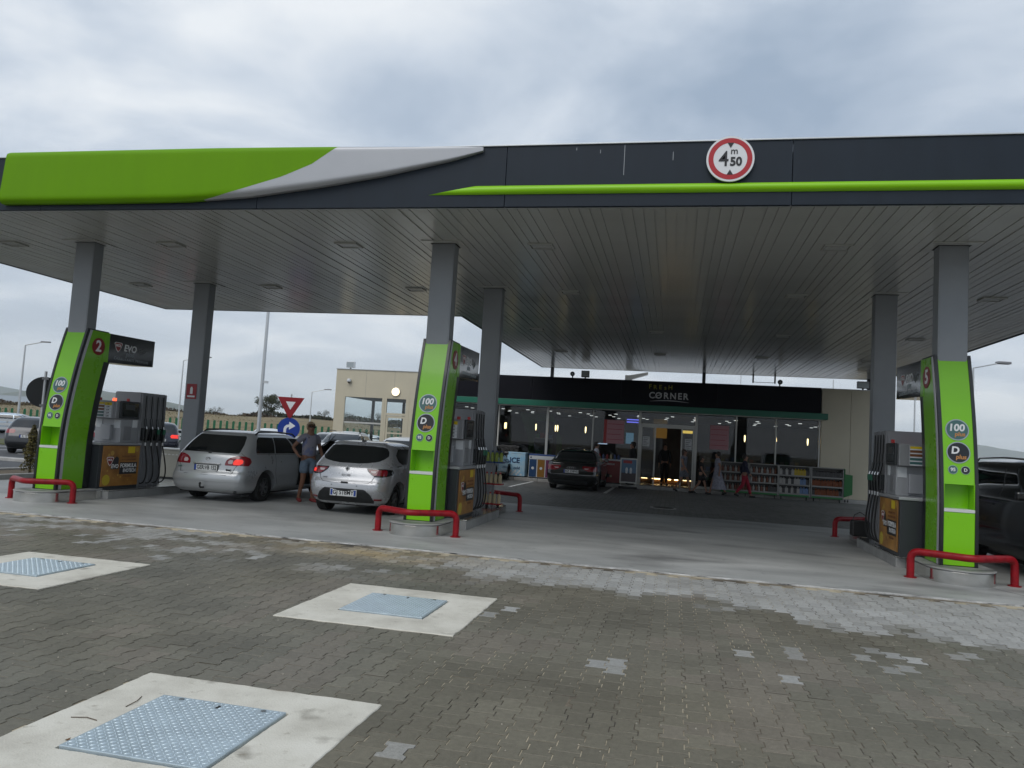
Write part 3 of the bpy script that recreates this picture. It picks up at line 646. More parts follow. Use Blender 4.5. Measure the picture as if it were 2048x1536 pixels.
# ---- green portal wrapped round the column
def yfr(z): return 0.035 + 0.40 * max(0.0, (z - 0.9) / 2.37) ** 1.75
def strip_panel(o0, o1, x0, x1, z0, z1, nz=18):
    """solid following the curved front edge between two y offsets"""
    m = MB(); zs = np.linspace(z0, z1, nz); P = []
    for z in zs:
        a, b = yfr(z) + o0, yfr(z) + o1
        P.append([(x0, a, z), (x1, a, z), (x1, b, z), (x0, b, z)])
    m.grid(P, close=True)
    m.f.append((3, 2, 1, 0)); k = (nz - 1) * 4; m.f.append((k, k + 1, k + 2, k + 3))
    return m
def totem(x, num, side, label):
    t = thing('pump_totem', label, 'pump totem', (x, 0, 0), 0, 'green pump totems')
    Z0, Z1 = 0.215, 3.27; sx = side
    for s in (-1, 1):
        p = strip_panel(0.0, 0.80, s * 0.205, s * 0.25, Z0, Z1).build('side_frame', M_blk, t, smooth=True)
        a, b = sorted((s * 0.2505, s * 0.2565))
        strip_panel(0.065, 0.125, a, b, Z0 + .005, Z1 - .002).build('silver_strip', M_strip, p, smooth=True)
        a, b = sorted((s * 0.2505, s * 0.2555))
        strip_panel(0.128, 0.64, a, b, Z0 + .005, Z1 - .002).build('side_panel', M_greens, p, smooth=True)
    strip_panel(0.012, 0.03, -0.203, 0.203, 1.372, Z1 - 0.001, 22).build('front_panel', M_green, t, smooth=True)
    strip_panel(0.012, 0.03, -0.203, 0.203, Z0 + 0.01, 0.975).build('lower_panel', M_green, t, smooth=True)
    box('ledge', M_ledge, t, -0.204, 0.204, 0.040, 0.30, 0.977, 1.022, 0.004)
    rc = box('recess', M_green, t, -0.2035, 0.2035, 0.285, 0.30, 1.0225, 1.40)
    box('recess_roof', M_green, rc, -0.203, 0.203, 0.075, 0.284, 1.385, 1.40)
    for s in (-1, 1):
        a, b = sorted((s * 0.192, s * 0.2035)); box('recess_side', M_green, rc, a, b, 0.06, 0.284, 1.0225, 1.384)
    strip_panel(0.79, 0.81, -0.204, 0.204, Z0, 2.68).build('back_panel', M_blk, t)
    box('top_cap', M_blk, t, -0.25, 0.25, 0.44, 1.0, 3.272, 3.29)
    # overhead sign box
    sb = MB().prism([(1.02, 2.69), (2.36, 2.735), (2.36, 3.29), (1.02, 3.27)], 'x', -0.262, 0.262).build('sign_box', M_sign, t, bevel=0.006)
    for s in (-1, 1):
        a, b = sorted((s * 0.252, s * 0.2625))
        MB().prism([(0.86, 2.69), (1.018, 2.69), (1.018, 3.27), (0.92, 3.27)], 'x', a, b).build('sign_collar', M_greens, sb)
    f = '+x' if side > 0 else '-x'; X = side * 0.2635
    def yy(v): return v
    Xd = side * 0.2585
    disc('number_disc', M_discred, t, (Xd, 0.74, 2.97), 0.168, f, 0.004)
    text(num, 0.30, M_wht, t, (side * 0.2635, 0.74, 2.97), f, 'numeral', fat=0.008)
    ymir = lambda v: v if side > 0 else v   # lettering reads outward on either side
    A, B = (1.27, 1.62) if side > 0 else (1.98, 1.62)
    # shield emblem
    sh = [(-0.115, 0.07), (-0.085, 0.095), (0.085, 0.095), (0.115, 0.07), (0.06, -0.05), (0, -0.105), (-0.06, -0.05)]
    MB().prism([(A + p[0], 3.03 + p[1]) for p in sh], 'x', X, X + side * 0.002).build('emblem_rim', M_wht, sb)
    MB().prism([(A + p[0] * .86, 3.033 + p[1] * .86) for p in sh], 'x', X + side * 0.0021, X + side * 0.004).build('emblem', M_discred, sb)
    text('MOL', 0.072, M_wht, sb, (X + side * 0.0045, A, 3.06), f, fat=0.003)
    text('EVO', 0.19, M_wht, sb, (X, B, 3.03), f, fat=0.004, shear=0.12)
    text('plus', 0.14, M_ring, sb, (X, B + side * 0.0, 2.915), f, shear=0.12)
    text('CARBURANTI PREMIUM', 0.075, M_ring, sb, (X, 1.68, 2.80), f, spacing=1.35)
    sw = mat('sign_swirl', (0.16, 0.18, 0.18), 0.3)
    for q in range(5):
        yc = B + side * (0.27 + 0.045 * q); zc = 3.05 - 0.03 * (q % 3)
        MB().tube([(X, yc - side * 0.03, zc - 0.05), (X, yc, zc), (X, yc + side * 0.06, zc + 0.035)], 0.006, 6).build('swirl', sw, sb)
    # fuel grade badges
    def badge(xc, z, r, col, big, small):
        y = yfr(z) + 0.012; tl = math.atan2(yfr(z + .05) - yfr(z - .05), 0.1)
        o = disc('badge', M_ring, t, (0, 0, 0), r, '-y', 0.006); o.location = (xc, y - 0.001, z); o.rotation_euler = (-tl, 0, 0)
        disc('badge_face', col, o, (0, -0.0062, 0), r * 0.90, '-y', 0.003)
        text(big, r * (0.92 if small else 1.05), M_wht, o, (-r * (0.08 if small == 'plus' and big == '100' else 0.28 if small else 0), -0.0105, r * (0.17 if small else 0)), '-y', fat=r * 0.03, shear=0.12 if small else 0)
        if small: text(small, r * 0.55, M_oran, o, (r * 0.2, -0.0105, -r * 0.42), '-y', fat=r * 0.015, shear=0.12)
    badge(-0.005, 2.16, 0.158, M_tealb, '100', 'plus'); badge(-0.002, 1.83, 0.158, M_navy, 'D', 'plus')
    badge(-0.08, 1.58, 0.064, M_tealb, '95', None); badge(0.085, 1.58, 0.060, M_navy, 'D', None)
    return t

# ---- dispenser
def dispenser(x, side, label, lit):
    t = thing('fuel_dispenser', label, 'fuel dispenser', (x, 0, 0), 0, 'fuel dispensers')
    z0 = 0.187
    box('base_body', M_dpan, t, -0.40, 0.40, 0.87, 2.02, z0, 1.06, 0.008)
    box('counter', M_lgrey, t, -0.425, 0.425, 0.85, 2.04, 1.0605, 1.105, 0.008)
    for s in (-1, 1):
        a, b = sorted((s * 0.401, s * 0.412))
        p = box('poster', M_post_a, t, a, b, 0.96, 2.01, z0 + 0.06, 1.045, 0.002)
        f = '+x' if s > 0 else '-x'; X = s * 0.4125
        m_ = lambda v: v if s > 0 else (0.96 + 2.01) - v      # mirrored layout so that lettering reads left to right
        MB().prism(circ(m_(1.10), 0.37, 0.105, 24), 'x', X, X + s * .0015).build('bubble', M_bub, p)
        for (yy, zz, rr) in [(1.22, 0.90, .05), (1.13, 0.86, .03), (1.93, 0.97, .05), (1.42, 0.46, .022), (1.5, 0.42, .022), (1.30, 0.40, .012), (1.72, 0.36, .012), (1.12, 0.55, .02), (1.66, 0.92, .015)]:
            MB().prism(circ(m_(yy), zz, rr, 14), 'x', X, X + s * .001).build('bubble', M_bubs, p)
        MB().prism([(m_(1.76) - .10, 0.90), (m_(1.76) + .10, 0.90), (m_(1.76) + .10, 1.03), (m_(1.76) - .10, 1.03)], 'x', X, X + s * .0015).build('yellow_tag', M_yel, p)
        c = m_(1.20)
        sh = [(-0.10, 0.06), (-0.075, 0.085), (0.075, 0.085), (0.10, 0.06), (0.05, -0.05), (0, -0.095), (-0.05, -0.05)]
        MB().prism([(c - s * 0.03 + q[0], 0.74 + q[1]) for q in sh], 'x', X, X + s * .0015).build('emblem_rim', M_wht, p)
        MB().prism([(c - s * 0.03 + q[0] * .84, 0.742 + q[1] * .84) for q in sh], 'x', X + s * .0016, X + s * .0025).build('emblem', M_discred, p)
        text('MOL', 0.055, M_wht, p, (X + s * .003, c - s * 0.03, 0.765), f, fat=0.002, extrude=.0005)
        cc = c + s * 0.11
        MB().prism([(cc - .10, .58), (cc + .10, .58), (cc + .10, .80), (cc + .04, .84), (cc - .02, .80), (cc - .10, .66)], 'x', X, X + s * .0014).build('badge', M_navy, p)
        text('EVO', 0.105, M_wht, p, (X + s * .002, cc, 0.635), f, fat=0.003, shear=.15, extrude=.0005)
        d = m_(1.70)
        MB().prism([(d - .25, .475), (d + .25, .475), (d + .25, .715), (d - .25, .715)], 'x', X, X + s * .0014).build('text_plate', M_navy, p)
        text('FORMULA', 0.112, M_wht, p, (X + s * .002, d, 0.645), f, fat=0.003, sx=0.92, extrude=.0005)
        text('EVOTECH', 0.098, M_wht, p, (X + s * .002, d + s * 0.04, 0.545), f, fat=0.002, sx=0.85, extrude=.0005)
        text('EXCELLENT POWER', 0.045, M_brn, p, (X + s * .001, d, 0.83), f, fat=.002, extrude=.0004)
        text('IN A CLEAN ENGINE', 0.045, M_brn, p, (X + s * .001, d, 0.765), f, fat=.002, extrude=.0004)
        text('INTELLIGENT', 0.045, M_brn, p, (X + s * .001, d, 0.43), f, fat=.002, extrude=.0004)
    # stem with wiping-paper hatch
    st = box('stem', M_lgrey, t, -0.30, 0.30, 1.52, 2.02, 1.1055, 1.585, 0.006)
    for s in (-1, 1):
        a, b = sorted((s * .3005, s * .3105))
        box('hatch', M_dgrey, st, a, b, 1.60, 1.82, 1.16, 1.44, 0.004)
        box('notice', M_paper, st, a, a + .012 if s > 0 else b, 1.85, 1.98, 1.42, 1.58)
    box('front_notice', M_paper, st, -0.28, -0.14, 1.507, 1.519, 1.40, 1.57)
    box('front_notice', M_paper, st, 0.14, 0.28, 1.507, 1.519, 1.40, 1.57)
    box('towel_box', M_lgrey, st, -0.12, 0.12, 1.44, 1.519, 1.15, 1.46, 0.01)
    # head with price list in front and displays at the sides
    hd = box('head', M_dgrey, t, -0.31, 0.31, 1.33, 2.02, 1.587, 1.945, 0.012)
    box('price_list', M_lgrey, hd, -0.165, 0.235, 1.318, 1.3295, 1.60, 1.925)
    for q in range(5):
        z = 1.895 - q * 0.062
        box('price_row', M_yel if q == 0 else (M_brn if q in (1, 2) else M_tealb), hd, -0.15, 0.03, 1.312, 1.3179, z - 0.026, z + 0.014)
        box('price_row', M_paper, hd, -0.15, 0.03, 1.312, 1.3179, z - 0.044, z - 0.0262)
        box('price_tag', M_yel if q == 0 else M_paper, hd, 0.045, 0.205, 1.312, 1.3179, z - 0.044, z + 0.014)
        text('6.99' if q else 'LEI', 0.038, M_navy, hd, (0.125, 1.311, z - 0.015), '-y', fat=.001, extrude=.0004)
    lp = MB().prism(circ(0.20, 1.39, 0.035, 16), 'z', 1.9455, 2.0).build('lamp', M_redon if lit else M_redl, hd)
    for s in (-1, 1):
        a, b = sorted((s * .3105, s * .345))
        scn = box('display', M_dpan, hd, a, b, 1.42, 1.98, 1.60, 1.955, 0.008)
        a, b = sorted((s * .3455, s * .349))
        box('screen', M_sign, scn, a, b, 1.47, 1.93, 1.64, 1.92)
        MB().box(min(s * .3495, s * .351), max(s * .3495, s * .351), 1.55, 1.82, 1.78, 1.89).build('readout', mat('readout', (0.05, 0.055, 0.055), 0.3), scn)
        MB().cyl((s * 0.33, 1.62, 1.955), (s * 0.33, 1.62, 2.01), 0.03, 14).build('lamp', M_redl, hd)
    # tall hose cabinet
    cb = box('hose_cabinet', M_dgrey, t, -0.30, 0.30, 2.025, 2.83, z0, 2.17, 0.012)
    for s in (-1, 1):
        for q in range(5):
            a, b = sorted((s * .3005, s * .335)); yq = 2.05 + q * 0.185
            box('fluted_rib', M_dgrey, cb, a, b, yq, yq + 0.03, z0 + .01, 2.16)
        for q in range(4):
            yc = 2.157 + q * 0.185
            hol = MB(); a, b = sorted((s * .301, s * .40)); hol.box(a, b, yc - 0.06, yc + 0.06, 1.16, 1.42)
            ho = hol.build('holster', M_blk, cb, bevel=0.01)
            nz = bent_tube([(s * .41, yc, 1.12), (s * .43, yc, 1.34), (s * .38, yc, 1.50), (s * .36, yc, 1.62)], 0.024, 0.06, 10, 4).build('nozzle', M_blk, ho, smooth=True)
            MB().cyl((s * .425, yc, 1.30), (s * .43, yc, 1.40), 0.032, 12).build('nozzle_grip', M_nozg if q >= 2 else M_blk, ho)
            MB().cyl((s * .408, yc, 1.055), (s * .412, yc, 1.125), 0.020, 10).build('swivel', M_alu, ho)
            MB().cyl((s * .43, yc - .012, 1.405), (s * .415, yc - .012, 1.455), 0.014, 8).build('guard', M_alu, ho)
            pts = []
            ys = 2.05 + q * 0.2
            for w in np.linspace(0, 1, 15):
                zz = 1.06 - 1.06 * w + 0.30 * w ** 3 + 0.02
                zz = 1.06 * (1 - w) ** 1.3 + 0.26 * w + 0.10 * math.sin(math.pi * w) * -1.0
                pts.append((s * (0.41 + 0.07 * math.sin(math.pi * w) - 0.09 * w), yc + 0.16 * math.sin(w * 2.6) * (0.5 + 0.15 * q), max(0.215, zz)))
            MB().tube(pts, 0.0145, 8).build('hose', M_rub, cb, smooth=True)
            MB().tube([(s * .36, yc, 1.62), (s * .345, yc, 1.8), (s * .34, yc, 2.1)], 0.011, 6).build('upper_hose', M_rub, cb)
    return t

names = [('2', 1), ('4', 1), ('5', -1)]
POS = ['leftmost', 'middle', 'rightmost']; NUM = ['two', 'four', 'five']
for i in range(3):
    island(IX[i], 'low %s pump island with a rounded stainless front' % POS[i])
    totem(IX[i], names[i][0], names[i][1], '%s curved lime green pump totem, its red disc showing the number %s' % (POS[i], NUM[i]))
    dispenser(IX[i] if i < 2 else 7.93, names[i][1], '%s grey fuel dispenser with amber poster, behind totem number %s' % (POS[i], NUM[i]), i != 1)
    barrier('red bent tube barrier in front of the %s green totem' % POS[i], IX[i] if i < 2 else 8.118, 0.0, -1, 'red crash barriers')
    barrier('red bent tube barrier at the shop end of the %s island' % POS[i], IX[i] if i < 2 else 8.118, 5.25, 1, 'red crash barriers')
# black bag / bucket on the right island
bk = thing('black_bucket', 'black bucket with a handle standing on the right island', 'bucket', (7.62, 3.85, 0.185))
MB().prism([(-0.16, -0.12), (0.16, -0.12), (0.16, 0.12), (-0.16, 0.12)], 'z', 0, 0.30).build('body', M_rub, bk, bevel=0.03)
MB().tube([(-0.13, 0, 0.29), (-0.10, 0, 0.40), (0, 0, 0.46), (0.10, 0, 0.40), (0.13, 0, 0.29)], 0.008, 6).build('handle', M_rub, bk)
# wiper-fluid display on the middle island
ds = thing('fluid_rack', 'narrow display rack of red-capped bottles at the middle island end', 'display rack', (0.33, 3.95, 0.172))
MB().box(-0.02, 0.02, -0.02, 0.02, 0, 1.32).build('pole', M_dgrey, ds)
M_crm = mat('bottle_cream', (0.40, 0.33, 0.19), 0.4); M_cap = mat('cap_red', (0.28, 0.01, 0.012), 0.4); M_lime = mat('bottle_lime', (0.20, 0.26, 0.02), 0.3); M_blue = mat('bottle_blue', (0.02, 0.05, 0.16), 0.35)
for lv, (z, col, cap) in enumerate([(0.10, M_crm, M_cap), (0.52, M_crm, M_cap), (0.98, M_lime, M_blue)]):
    box('shelf', M_cap if lv < 2 else M_blue, ds, -0.20, 0.20, -0.13, 0.10, z - 0.03, z, 0.004)
    for q in range(4):
        xq = -0.145 + q * 0.097
        b = MB(); b.tube([(xq, -0.05, z + .001), (xq, -0.05, z + .16), (xq, -0.05, z + .19), (xq, -0.05, z + .2)], .04, 10, radii=[.04, .04, .02, .017]); b.build('bottle', col, ds, smooth=True)
        MB().cyl((xq, -0.05, z + .2005), (xq, -0.05, z + .235), 0.02, 10).build('cap', cap, ds)
for q in (-1, 1):
    MB().cyl((q * .12 - .02, -0.02, 0.035), (q * .12 + .02, -0.02, 0.035), 0.035, 12).build('castor', M_rub, ds)
# fire extinguisher plate on the left rear column
fe = thing('extinguisher_sign', 'small red fire extinguisher sign on the left rear column', 'sign', (IX[0] - 0.02, 4.18, 2.35))
MB().box(-0.135, 0.135, -0.006, 0.0, -0.19, 0.17).build('plate', mat('extinguisher_red', (0.30, 0.01, 0.015), 0.4), fe)
MB().prism([(-0.035, -0.07), (0.035, -0.07), (0.035, 0.06), (0.015, 0.10), (-0.015, 0.10), (-0.035, 0.06)], 'y', -0.009, -0.0065).build('pictogram', M_wht, fe)
MB().box(-0.1, 0.1, -0.009, -0.0065, -0.15, -0.11).build('caption_bar', M_wht, fe)
# ================================================================ shop
M_beige = mat('beige_panel', (0.54, 0.49, 0.37), 0.5, 0.0, 0.06, 1.0, 0.03, 20)
M_sfas = mat('shop_fascia_black', (0.006, 0.006, 0.010), 0.6, 0, 0.1, 1.5, spec=0.15)
M_sgreen = mat('shop_green', (0.008, 0.14, 0.085), 0.4)
M_frame = mat('shop_frame', (0.50, 0.50, 0.47), 0.4, 0.2)
M_glass = glass_mat('shop_glass', (0.52, 0.56, 0.59))
M_aglass = glass_mat('annex_glass', (0.86, 0.9, 0.9))
M_int = mat('shop_inside_wall', (0.10, 0.085, 0.07), 0.7, 0, 0.3, 2)
M_intf = mat('shop_floor', (0.16, 0.12, 0.09), 0.35, 0, 0.2, 3)
M_intc = mat('shop_ceiling', (0.20, 0.20, 0.21), 0.8)
M_dlight = mat('downlight_lit', (1, 0.95, 0.88), 0.5, emit=3.0, ecol=(1, 0.93, 0.82))
M_warm = mat('pendant_lit', (1, 0.8, 0.4), 0.5, emit=9.0, ecol=(1.0, 0.72, 0.32))
struct(MB().box(-11.4, 12.6, 19.36, 29.0, -0.3, 0.115).build('shop_walkway', M_kerb, bevel=0.02))
for q in range(24):       # kerb stones along the walkway edge
    MB().box(-11.4 + q * 1.0 + 0.008, -10.4 + q * 1.0 - 0.008, 19.27, 19.359, -0.2, 0.121).build('kerb_stone', M_kerb, bpy.data.objects['shop_walkway'], bevel=0.012)
shop = thing('shop_building', 'long low shop with black fascia, glass front and beige panel walls', 'building', (0, 0, 0))
Y0 = 20.0; ZT = 4.39; B = 0.12
# shell
box('right_wall', M_beige, shop, 9.72, 10.795, Y0 - 0.04, Y0 + 0.12, B, ZT, 0.004); box('right_wall', M_beige, shop, 10.805, 12.0, Y0 - 0.04, Y0 + 0.12, B, ZT, 0.004)
box('side_wall', M_beige, shop, 11.88, 12.0, Y0 + 0.122, 28.0, B, ZT)
box('back_wall', M_int, shop, -5.5, 11.878, 27.6, 27.72, B, ZT)
box('party_wall', M_int, shop, -5.62, -5.505, Y0 + 0.2, 27.598, B, ZT - 0.2)
box('roof', mat('roof_membrane', (0.55, 0.56, 0.57), 0.7, 0, 0.15, 1), shop, -11.0, 11.99, Y0 + 0.13, 28.0, ZT - 0.16, ZT - 0.03)
box('roof_edge', M_flash, shop, 9.70, 12.02, Y0 - 0.07, Y0 + 0.14, ZT + 0.001, ZT + 0.03)
box('ceiling', M_intc, shop, -5.50, 11.87, Y0 + 0.14, 27.59, 3.02, 3.10)
box('interior_floor', M_intf, shop, -5.50, 11.87, Y0 + 0.06, 27.59, B + .001, B + 0.02)
# black fascia in panels and green band
for a, b in ((-5.6, -1.9), (-1.9, 1.85), (1.85, 5.7), (5.7, 9.64)):
    box('fascia_panel', M_sfas, shop, a + .004, b - .004, 19.62, Y0 + 0.12, 3.395, 4.40, 0.006)
gb = MB().box(-5.6, 9.88, 19.50, Y0 - 0.045, 3.15, 3.39).build('green_band', M_sgreen, shop, bevel=0.01)
box('band_soffit', M_frame, gb, -5.6, 9.70, 19.58, Y0 + 0.1, 3.12, 3.148)
# sign
M_fr = mat('sign_fresh', (0.34, 0.31, 0.02), 0.6); M_cn = mat('sign_corner', (0.55, 0.56, 0.57), 0.5)
sg = thing('shop_sign', 'FRESH CORNER lettering sign on the black shop fascia', 'sign', (3.77, 19.615, 3.9))
for q, (ch, dx_, dz) in enumerate(zip('FREsH', (-0.75, -0.55, -0.34, -0.14, 0.06), (0.02, 0.0, 0.01, -0.005, 0.01))):
    text(ch, 0.25, M_fr, sg, (dx_, -0.012, 0.24 + dz), '-y', 'letter', fat=0.002, extrude=0.008, rot=(R(90), R(random.uniform(-6, 6)), 0))
for q, (ch, dx_) in enumerate(zip('CORNER', (-0.67, -0.40, -0.10, 0.18, 0.45, 0.68))):
    l = text(ch, 0.36, M_cn, sg, (dx_, -0.014, -0.10), '-y', 'letter', fat=0.008, extrude=0.012, sx=0.95)
    if ch == 'O': MB().tube([(-0.52, -0.03, -0.19), (-0.44, -0.03, -0.09), (-0.36, -0.03, -0.07), (-0.27, -0.03, 0.01)], 0.017, 6).build('letter_slash', M_cn, sg)
MB().tube([(x_, -0.02, -0.335 + 0.05 * math.sin((x_ + .75) * 2.0)) for x_ in np.linspace(-0.75, 0.82, 16)], 0.016, 6, radii=[0.004 + 0.014 * math.sin(math.pi * k / 15) for k in range(16)]).build('swoosh', M_cn, sg)
# glazing
MX = [-5.45, -3.35, -1.22, 0.72, 2.66, 4.93, 6.50, 8.03, 9.66]
for mx in MX:
    w = 0.10 if mx in (-1.22, 2.66, 4.93) else 0.055
    box('mullion', M_frame, shop, mx - w / 2, mx + w / 2, Y0 - 0.05, Y0 + 0.05, B, 3.119, 0.003)
for a, b in zip(MX[:-1], MX[1:]):
    if a == 2.66: continue
    box('sill_rail', M_frame, shop, a + .06, b - .06, Y0 - 0.03, Y0 + 0.03, B, B + 0.10)
    box('pane', M_glass, shop, a + 0.04, b - 0.04, Y0 - 0.006, Y0 + 0.006, B + 0.101, 3.118)
# entrance
dr = thing('sliding_door', 'open glass sliding entrance door of the shop with pale frame', 'door', (0, Y0, 0))
box('transom', M_frame, dr, 2.72, 4.87, -0.07, 0.05, 2.50, 2.66, 0.005)
box('transom_pane', M_glass, dr, 2.72, 4.87, -0.006, 0.006, 2.661, 3.117)
for a in (2.735, 3.30, 4.37, 4.84): box('stile', M_frame, dr, a - 0.03, a + 0.03, -0.04, 0.04, B, 2.499)
box('pane', M_glass, dr, 2.77, 3.268, -0.005, 0.005, B + .03, 2.498); box('pane', M_glass, dr, 4.402, 4.808, -0.005, 0.005, B + .03, 2.498)
M_not = mat('door_notice', (0.55, 0.56, 0.56), 0.6); M_notk = mat('notice_print', (0.10, 0.10, 0.11), 0.6)
def notice(name, parent, x0, x1, z0, z1, base, ink, rows, y=-0.012):
    p = box(name, base, parent, x0, x1, y, y + 0.003, z0, z1)
    for q in range(rows):
        z = z1 - (q + 0.8) * (z1 - z0) / (rows + 0.6)
        MB().box(x0 + 0.03, x1 - 0.03 - 0.05 * (q % 3), y - 0.0015, y - .0002, z - 0.012, z + 0.012).build('print_line', ink, p)
    return p
notice('notice', dr, 2.80, 3.08, 1.72, 2.12, M_not, M_notk, 5); notice('notice', dr, 4.50, 4.78, 1.68, 2.10, M_not, M_notk, 5)
M_pp = mat('poster_pink', (0.42, 0.20, 0.22), 0.5); M_pr = mat('poster_red', (0.35, 0.03, 0.03), 0.5)
M_pk = mat('poster_print_pink', (0.34, 0.05, 0.08), 0.5)
p1 = thing('window_poster', 'faded pink poster on the glass left of the shop entrance', 'poster', (0, Y0, 0)); notice('sheet', p1, 1.30, 2.02, 1.75, 2.73, M_pp, M_pk, 4, -0.02); box('red_edge', M_pr, p1, 1.18, 1.297, -0.02, -0.017, 1.75, 2.73)
p2 = thing('window_poster', 'faded pink poster on the glass right of the shop entrance', 'poster', (0, Y0, 0)); notice('sheet', p2, 5.48, 6.22, 1.75, 2.73, M_pp, M_pk, 4, -0.02)
# annex on the left: glazed lobby one can look through
AX0, AX1 = -11.0, -5.63
ax = MB()
ax.box(AX0, -10.56, Y0 - 0.04, Y0 + 0.12, B, ZT); ax.box(-10.559, -7.45, Y0 - 0.04, Y0 + 0.12, 3.16, ZT); ax.box(-7.449, AX1, Y0 - 0.04, Y0 + 0.12, B, ZT); ax.box(-10.559, -8.72, Y0 - 0.04, Y0 + 0.12, B, 0.55)
ax.build('annex_wall', M_beige, shop)
for q in (-9.55, -8.2, -6.9): box('panel_seam', M_intc, shop, q - 0.004, q + 0.004, Y0 - 0.0435, Y0 - 0.0405, 3.17, ZT)
box('annex_coping', M_flash, shop, AX0 - .03, AX1, Y0 - 0.07, Y0 + 0.14, ZT + .001, ZT + 0.03)
box('annex_ceiling', M_intc, shop, AX0, AX1, Y0 + 0.13, 24.5, 3.20, 3.32)
box('annex_back_wall', M_beige, shop, AX0, AX1 + .005, 24.3, 24.42, 3.321, ZT - .2)
for q in (AX0 + .06, -9.3, -7.55, AX1 - .08): box('annex_post', M_blackm, shop, q - 0.06, q + 0.06, 24.3, 24.42, B, 3.199)
for q in (0.3, 1.15): box('annex_rail', M_blackm, shop, AX0 + .13, AX1 - .15, 24.34, 24.38, B + q, B + q + .06)
for a, b in ((-10.56, -10.50), (-8.72, -8.60)): box('annex_jamb', M_beige, shop, a, b, Y0 - .06, Y0 + .02, B + .43, 3.159)
box('annex_transom', M_frame, shop, -10.499, -8.721, Y0 - .03, Y0 + .02, 1.98, 2.05)
box('annex_pane', M_aglass, shop, -10.499, -8.721, Y0 - .006, Y0 + .006, 2.051, 3.158); box('annex_pane', M_aglass, shop, -10.499, -8.721, Y0 - .006, Y0 + .006, 0.551, 1.979)
ad_ = MB(); ad_.box(-8.599, -8.50, Y0 - .05, Y0 + .03, B, 3.159); ad_.box(-7.60, -7.45, Y0 - .05, Y0 + .03, B, 3.159); ad_.box(-8.499, -7.601, Y0 - .05, Y0 + .03, 2.42, 2.52)
ad_.build('annex_door_frame', M_beige, shop)
dl = MB(); dl.box(-8.49, -8.40, Y0 - .03, Y0 + .02, B, 2.41); dl.box(-7.70, -7.61, Y0 - .03, Y0 + .02, B, 2.41); dl.box(-8.399, -7.701, Y0 - .03, Y0 + .02, 2.30, 2.41); dl.box(-8.399, -7.701, Y0 - .03, Y0 + .02, 1.60, 1.66); dl.box(-8.399, -7.701, Y0 - .03, Y0 + .02, B, .4)
ld = dl.build('annex_door', M_beige, shop)
box('pane', M_aglass, ld, -8.399, -7.701, Y0 - .006, Y0 + .006, .401, 1.599); box('pane', M_aglass, ld, -8.399, -7.701, Y0 - .006, Y0 + .006, 1.661, 2.299)
box('annex_pane', M_aglass, shop, -8.499, -7.601, Y0 - .006, Y0 + .006, 2.521, 3.158)
wl = thing('wall_lamp', 'round lit warm wall lamp above the beige annex door', 'lamp', (-8.1, Y0 - 0.04, 3.47))
disc('rim', M_frame, wl, (0, 0, 0), 0.20, '-y', 0.05); disc('diffuser', mat('wall_lamp_glow', (1, 0.85, 0.6), .5, emit=1.6, ecol=(1.0, 0.80, 0.50)), wl, (0, -0.0505, 0), 0.175, '-y', 0.03)
def dome_cam(label, x, y, z):
    t = thing('security_camera', label, 'camera', (x, y, z))
    MB().cyl((0, 0, 0), (0, -0.10, 0), 0.05, 12).build('mount', M_frame, t); MB().tube([(0, -.10, .06), (0, -.10, 0), (0, -.10, -.06), (0, -.10, -.11)], .08, 14, radii=[.07, .10, .09, .03]).build('housing', M_paper, t, smooth=True)
    MB().tube([(0, -.10, -.085), (0, -.10, -.15)], .05, 12, radii=[.065, .02]).build('lens', M_blk, t, smooth=True)
dome_cam('white dome camera at the upper left of the beige annex', -10.33, Y0 - 0.04, 3.90)
def roof_cam(label, x, z=ZT):
    t = thing('security_camera', label, 'camera', (x, Y0 + 0.05, z))
    MB().cyl((0, 0, 0.0), (0, 0, 0.16), 0.025, 10).build('stalk', M_blackm, t); MB().tube([(0, .06, .2), (0, -.10, .18), (0, -.13, .17)], .1, 14, radii=[.07, .10, .06]).build('housing', M_blackm, t, smooth=True)
    MB().cyl((0, -.131, .17), (0, -.15, .168), .035, 12).build('lens', M_ring, t)
roof_cam('dark round camera on the roof edge near the rear canopy post', -0.26, 4.41); roof_cam('dark round camera on the roof edge right of the shop sign', 8.12, 4.41); roof_cam('small dark camera on the beige annex roof behind the middle totem', -6.55, 4.42)
def flood(label, x, w, mt, z=4.42):
    t = thing('roof_floodlight', label, 'floodlight', (x, Y0 + 0.15, z))
    MB().box(-w / 2, w / 2, -0.10, 0.05, 0.06, 0.34).build('housing', mt, t, bevel=0.015); MB().box(-0.03, 0.03, -.05, 0.0, 0.0, 0.0595).build('bracket', M_blackm, t)
    MB().box(-w / 2 + .03, w / 2 - .03, -0.106, -0.1005, 0.09, 0.31).build('glass', M_ring, t)
flood('dark box floodlight on the shop roof beside the left camera', 0.27, 0.34, M_blackm); flood('grey box floodlight at the right end of the shop roof', 11.25, 0.44, M_dgrey); flood('white box floodlight on the left corner of the annex roof', -10.42, 0.40, M_paper)
vt = thing('roof_duct', 'pale angled duct on the roof behind the shop fascia', 'duct', (2.05, 22.5, 4.3))
MB().box(-0.25, 0.05, -0.2, 0.2, 0, 0.55).build('stack', M_frame, vt); MB().prism([(-0.05, 0.35), (0.75, 0.62), (0.75, 0.72), (-0.05, 0.55)], 'y', -0.19, 0.19).build('elbow', M_frame, vt)

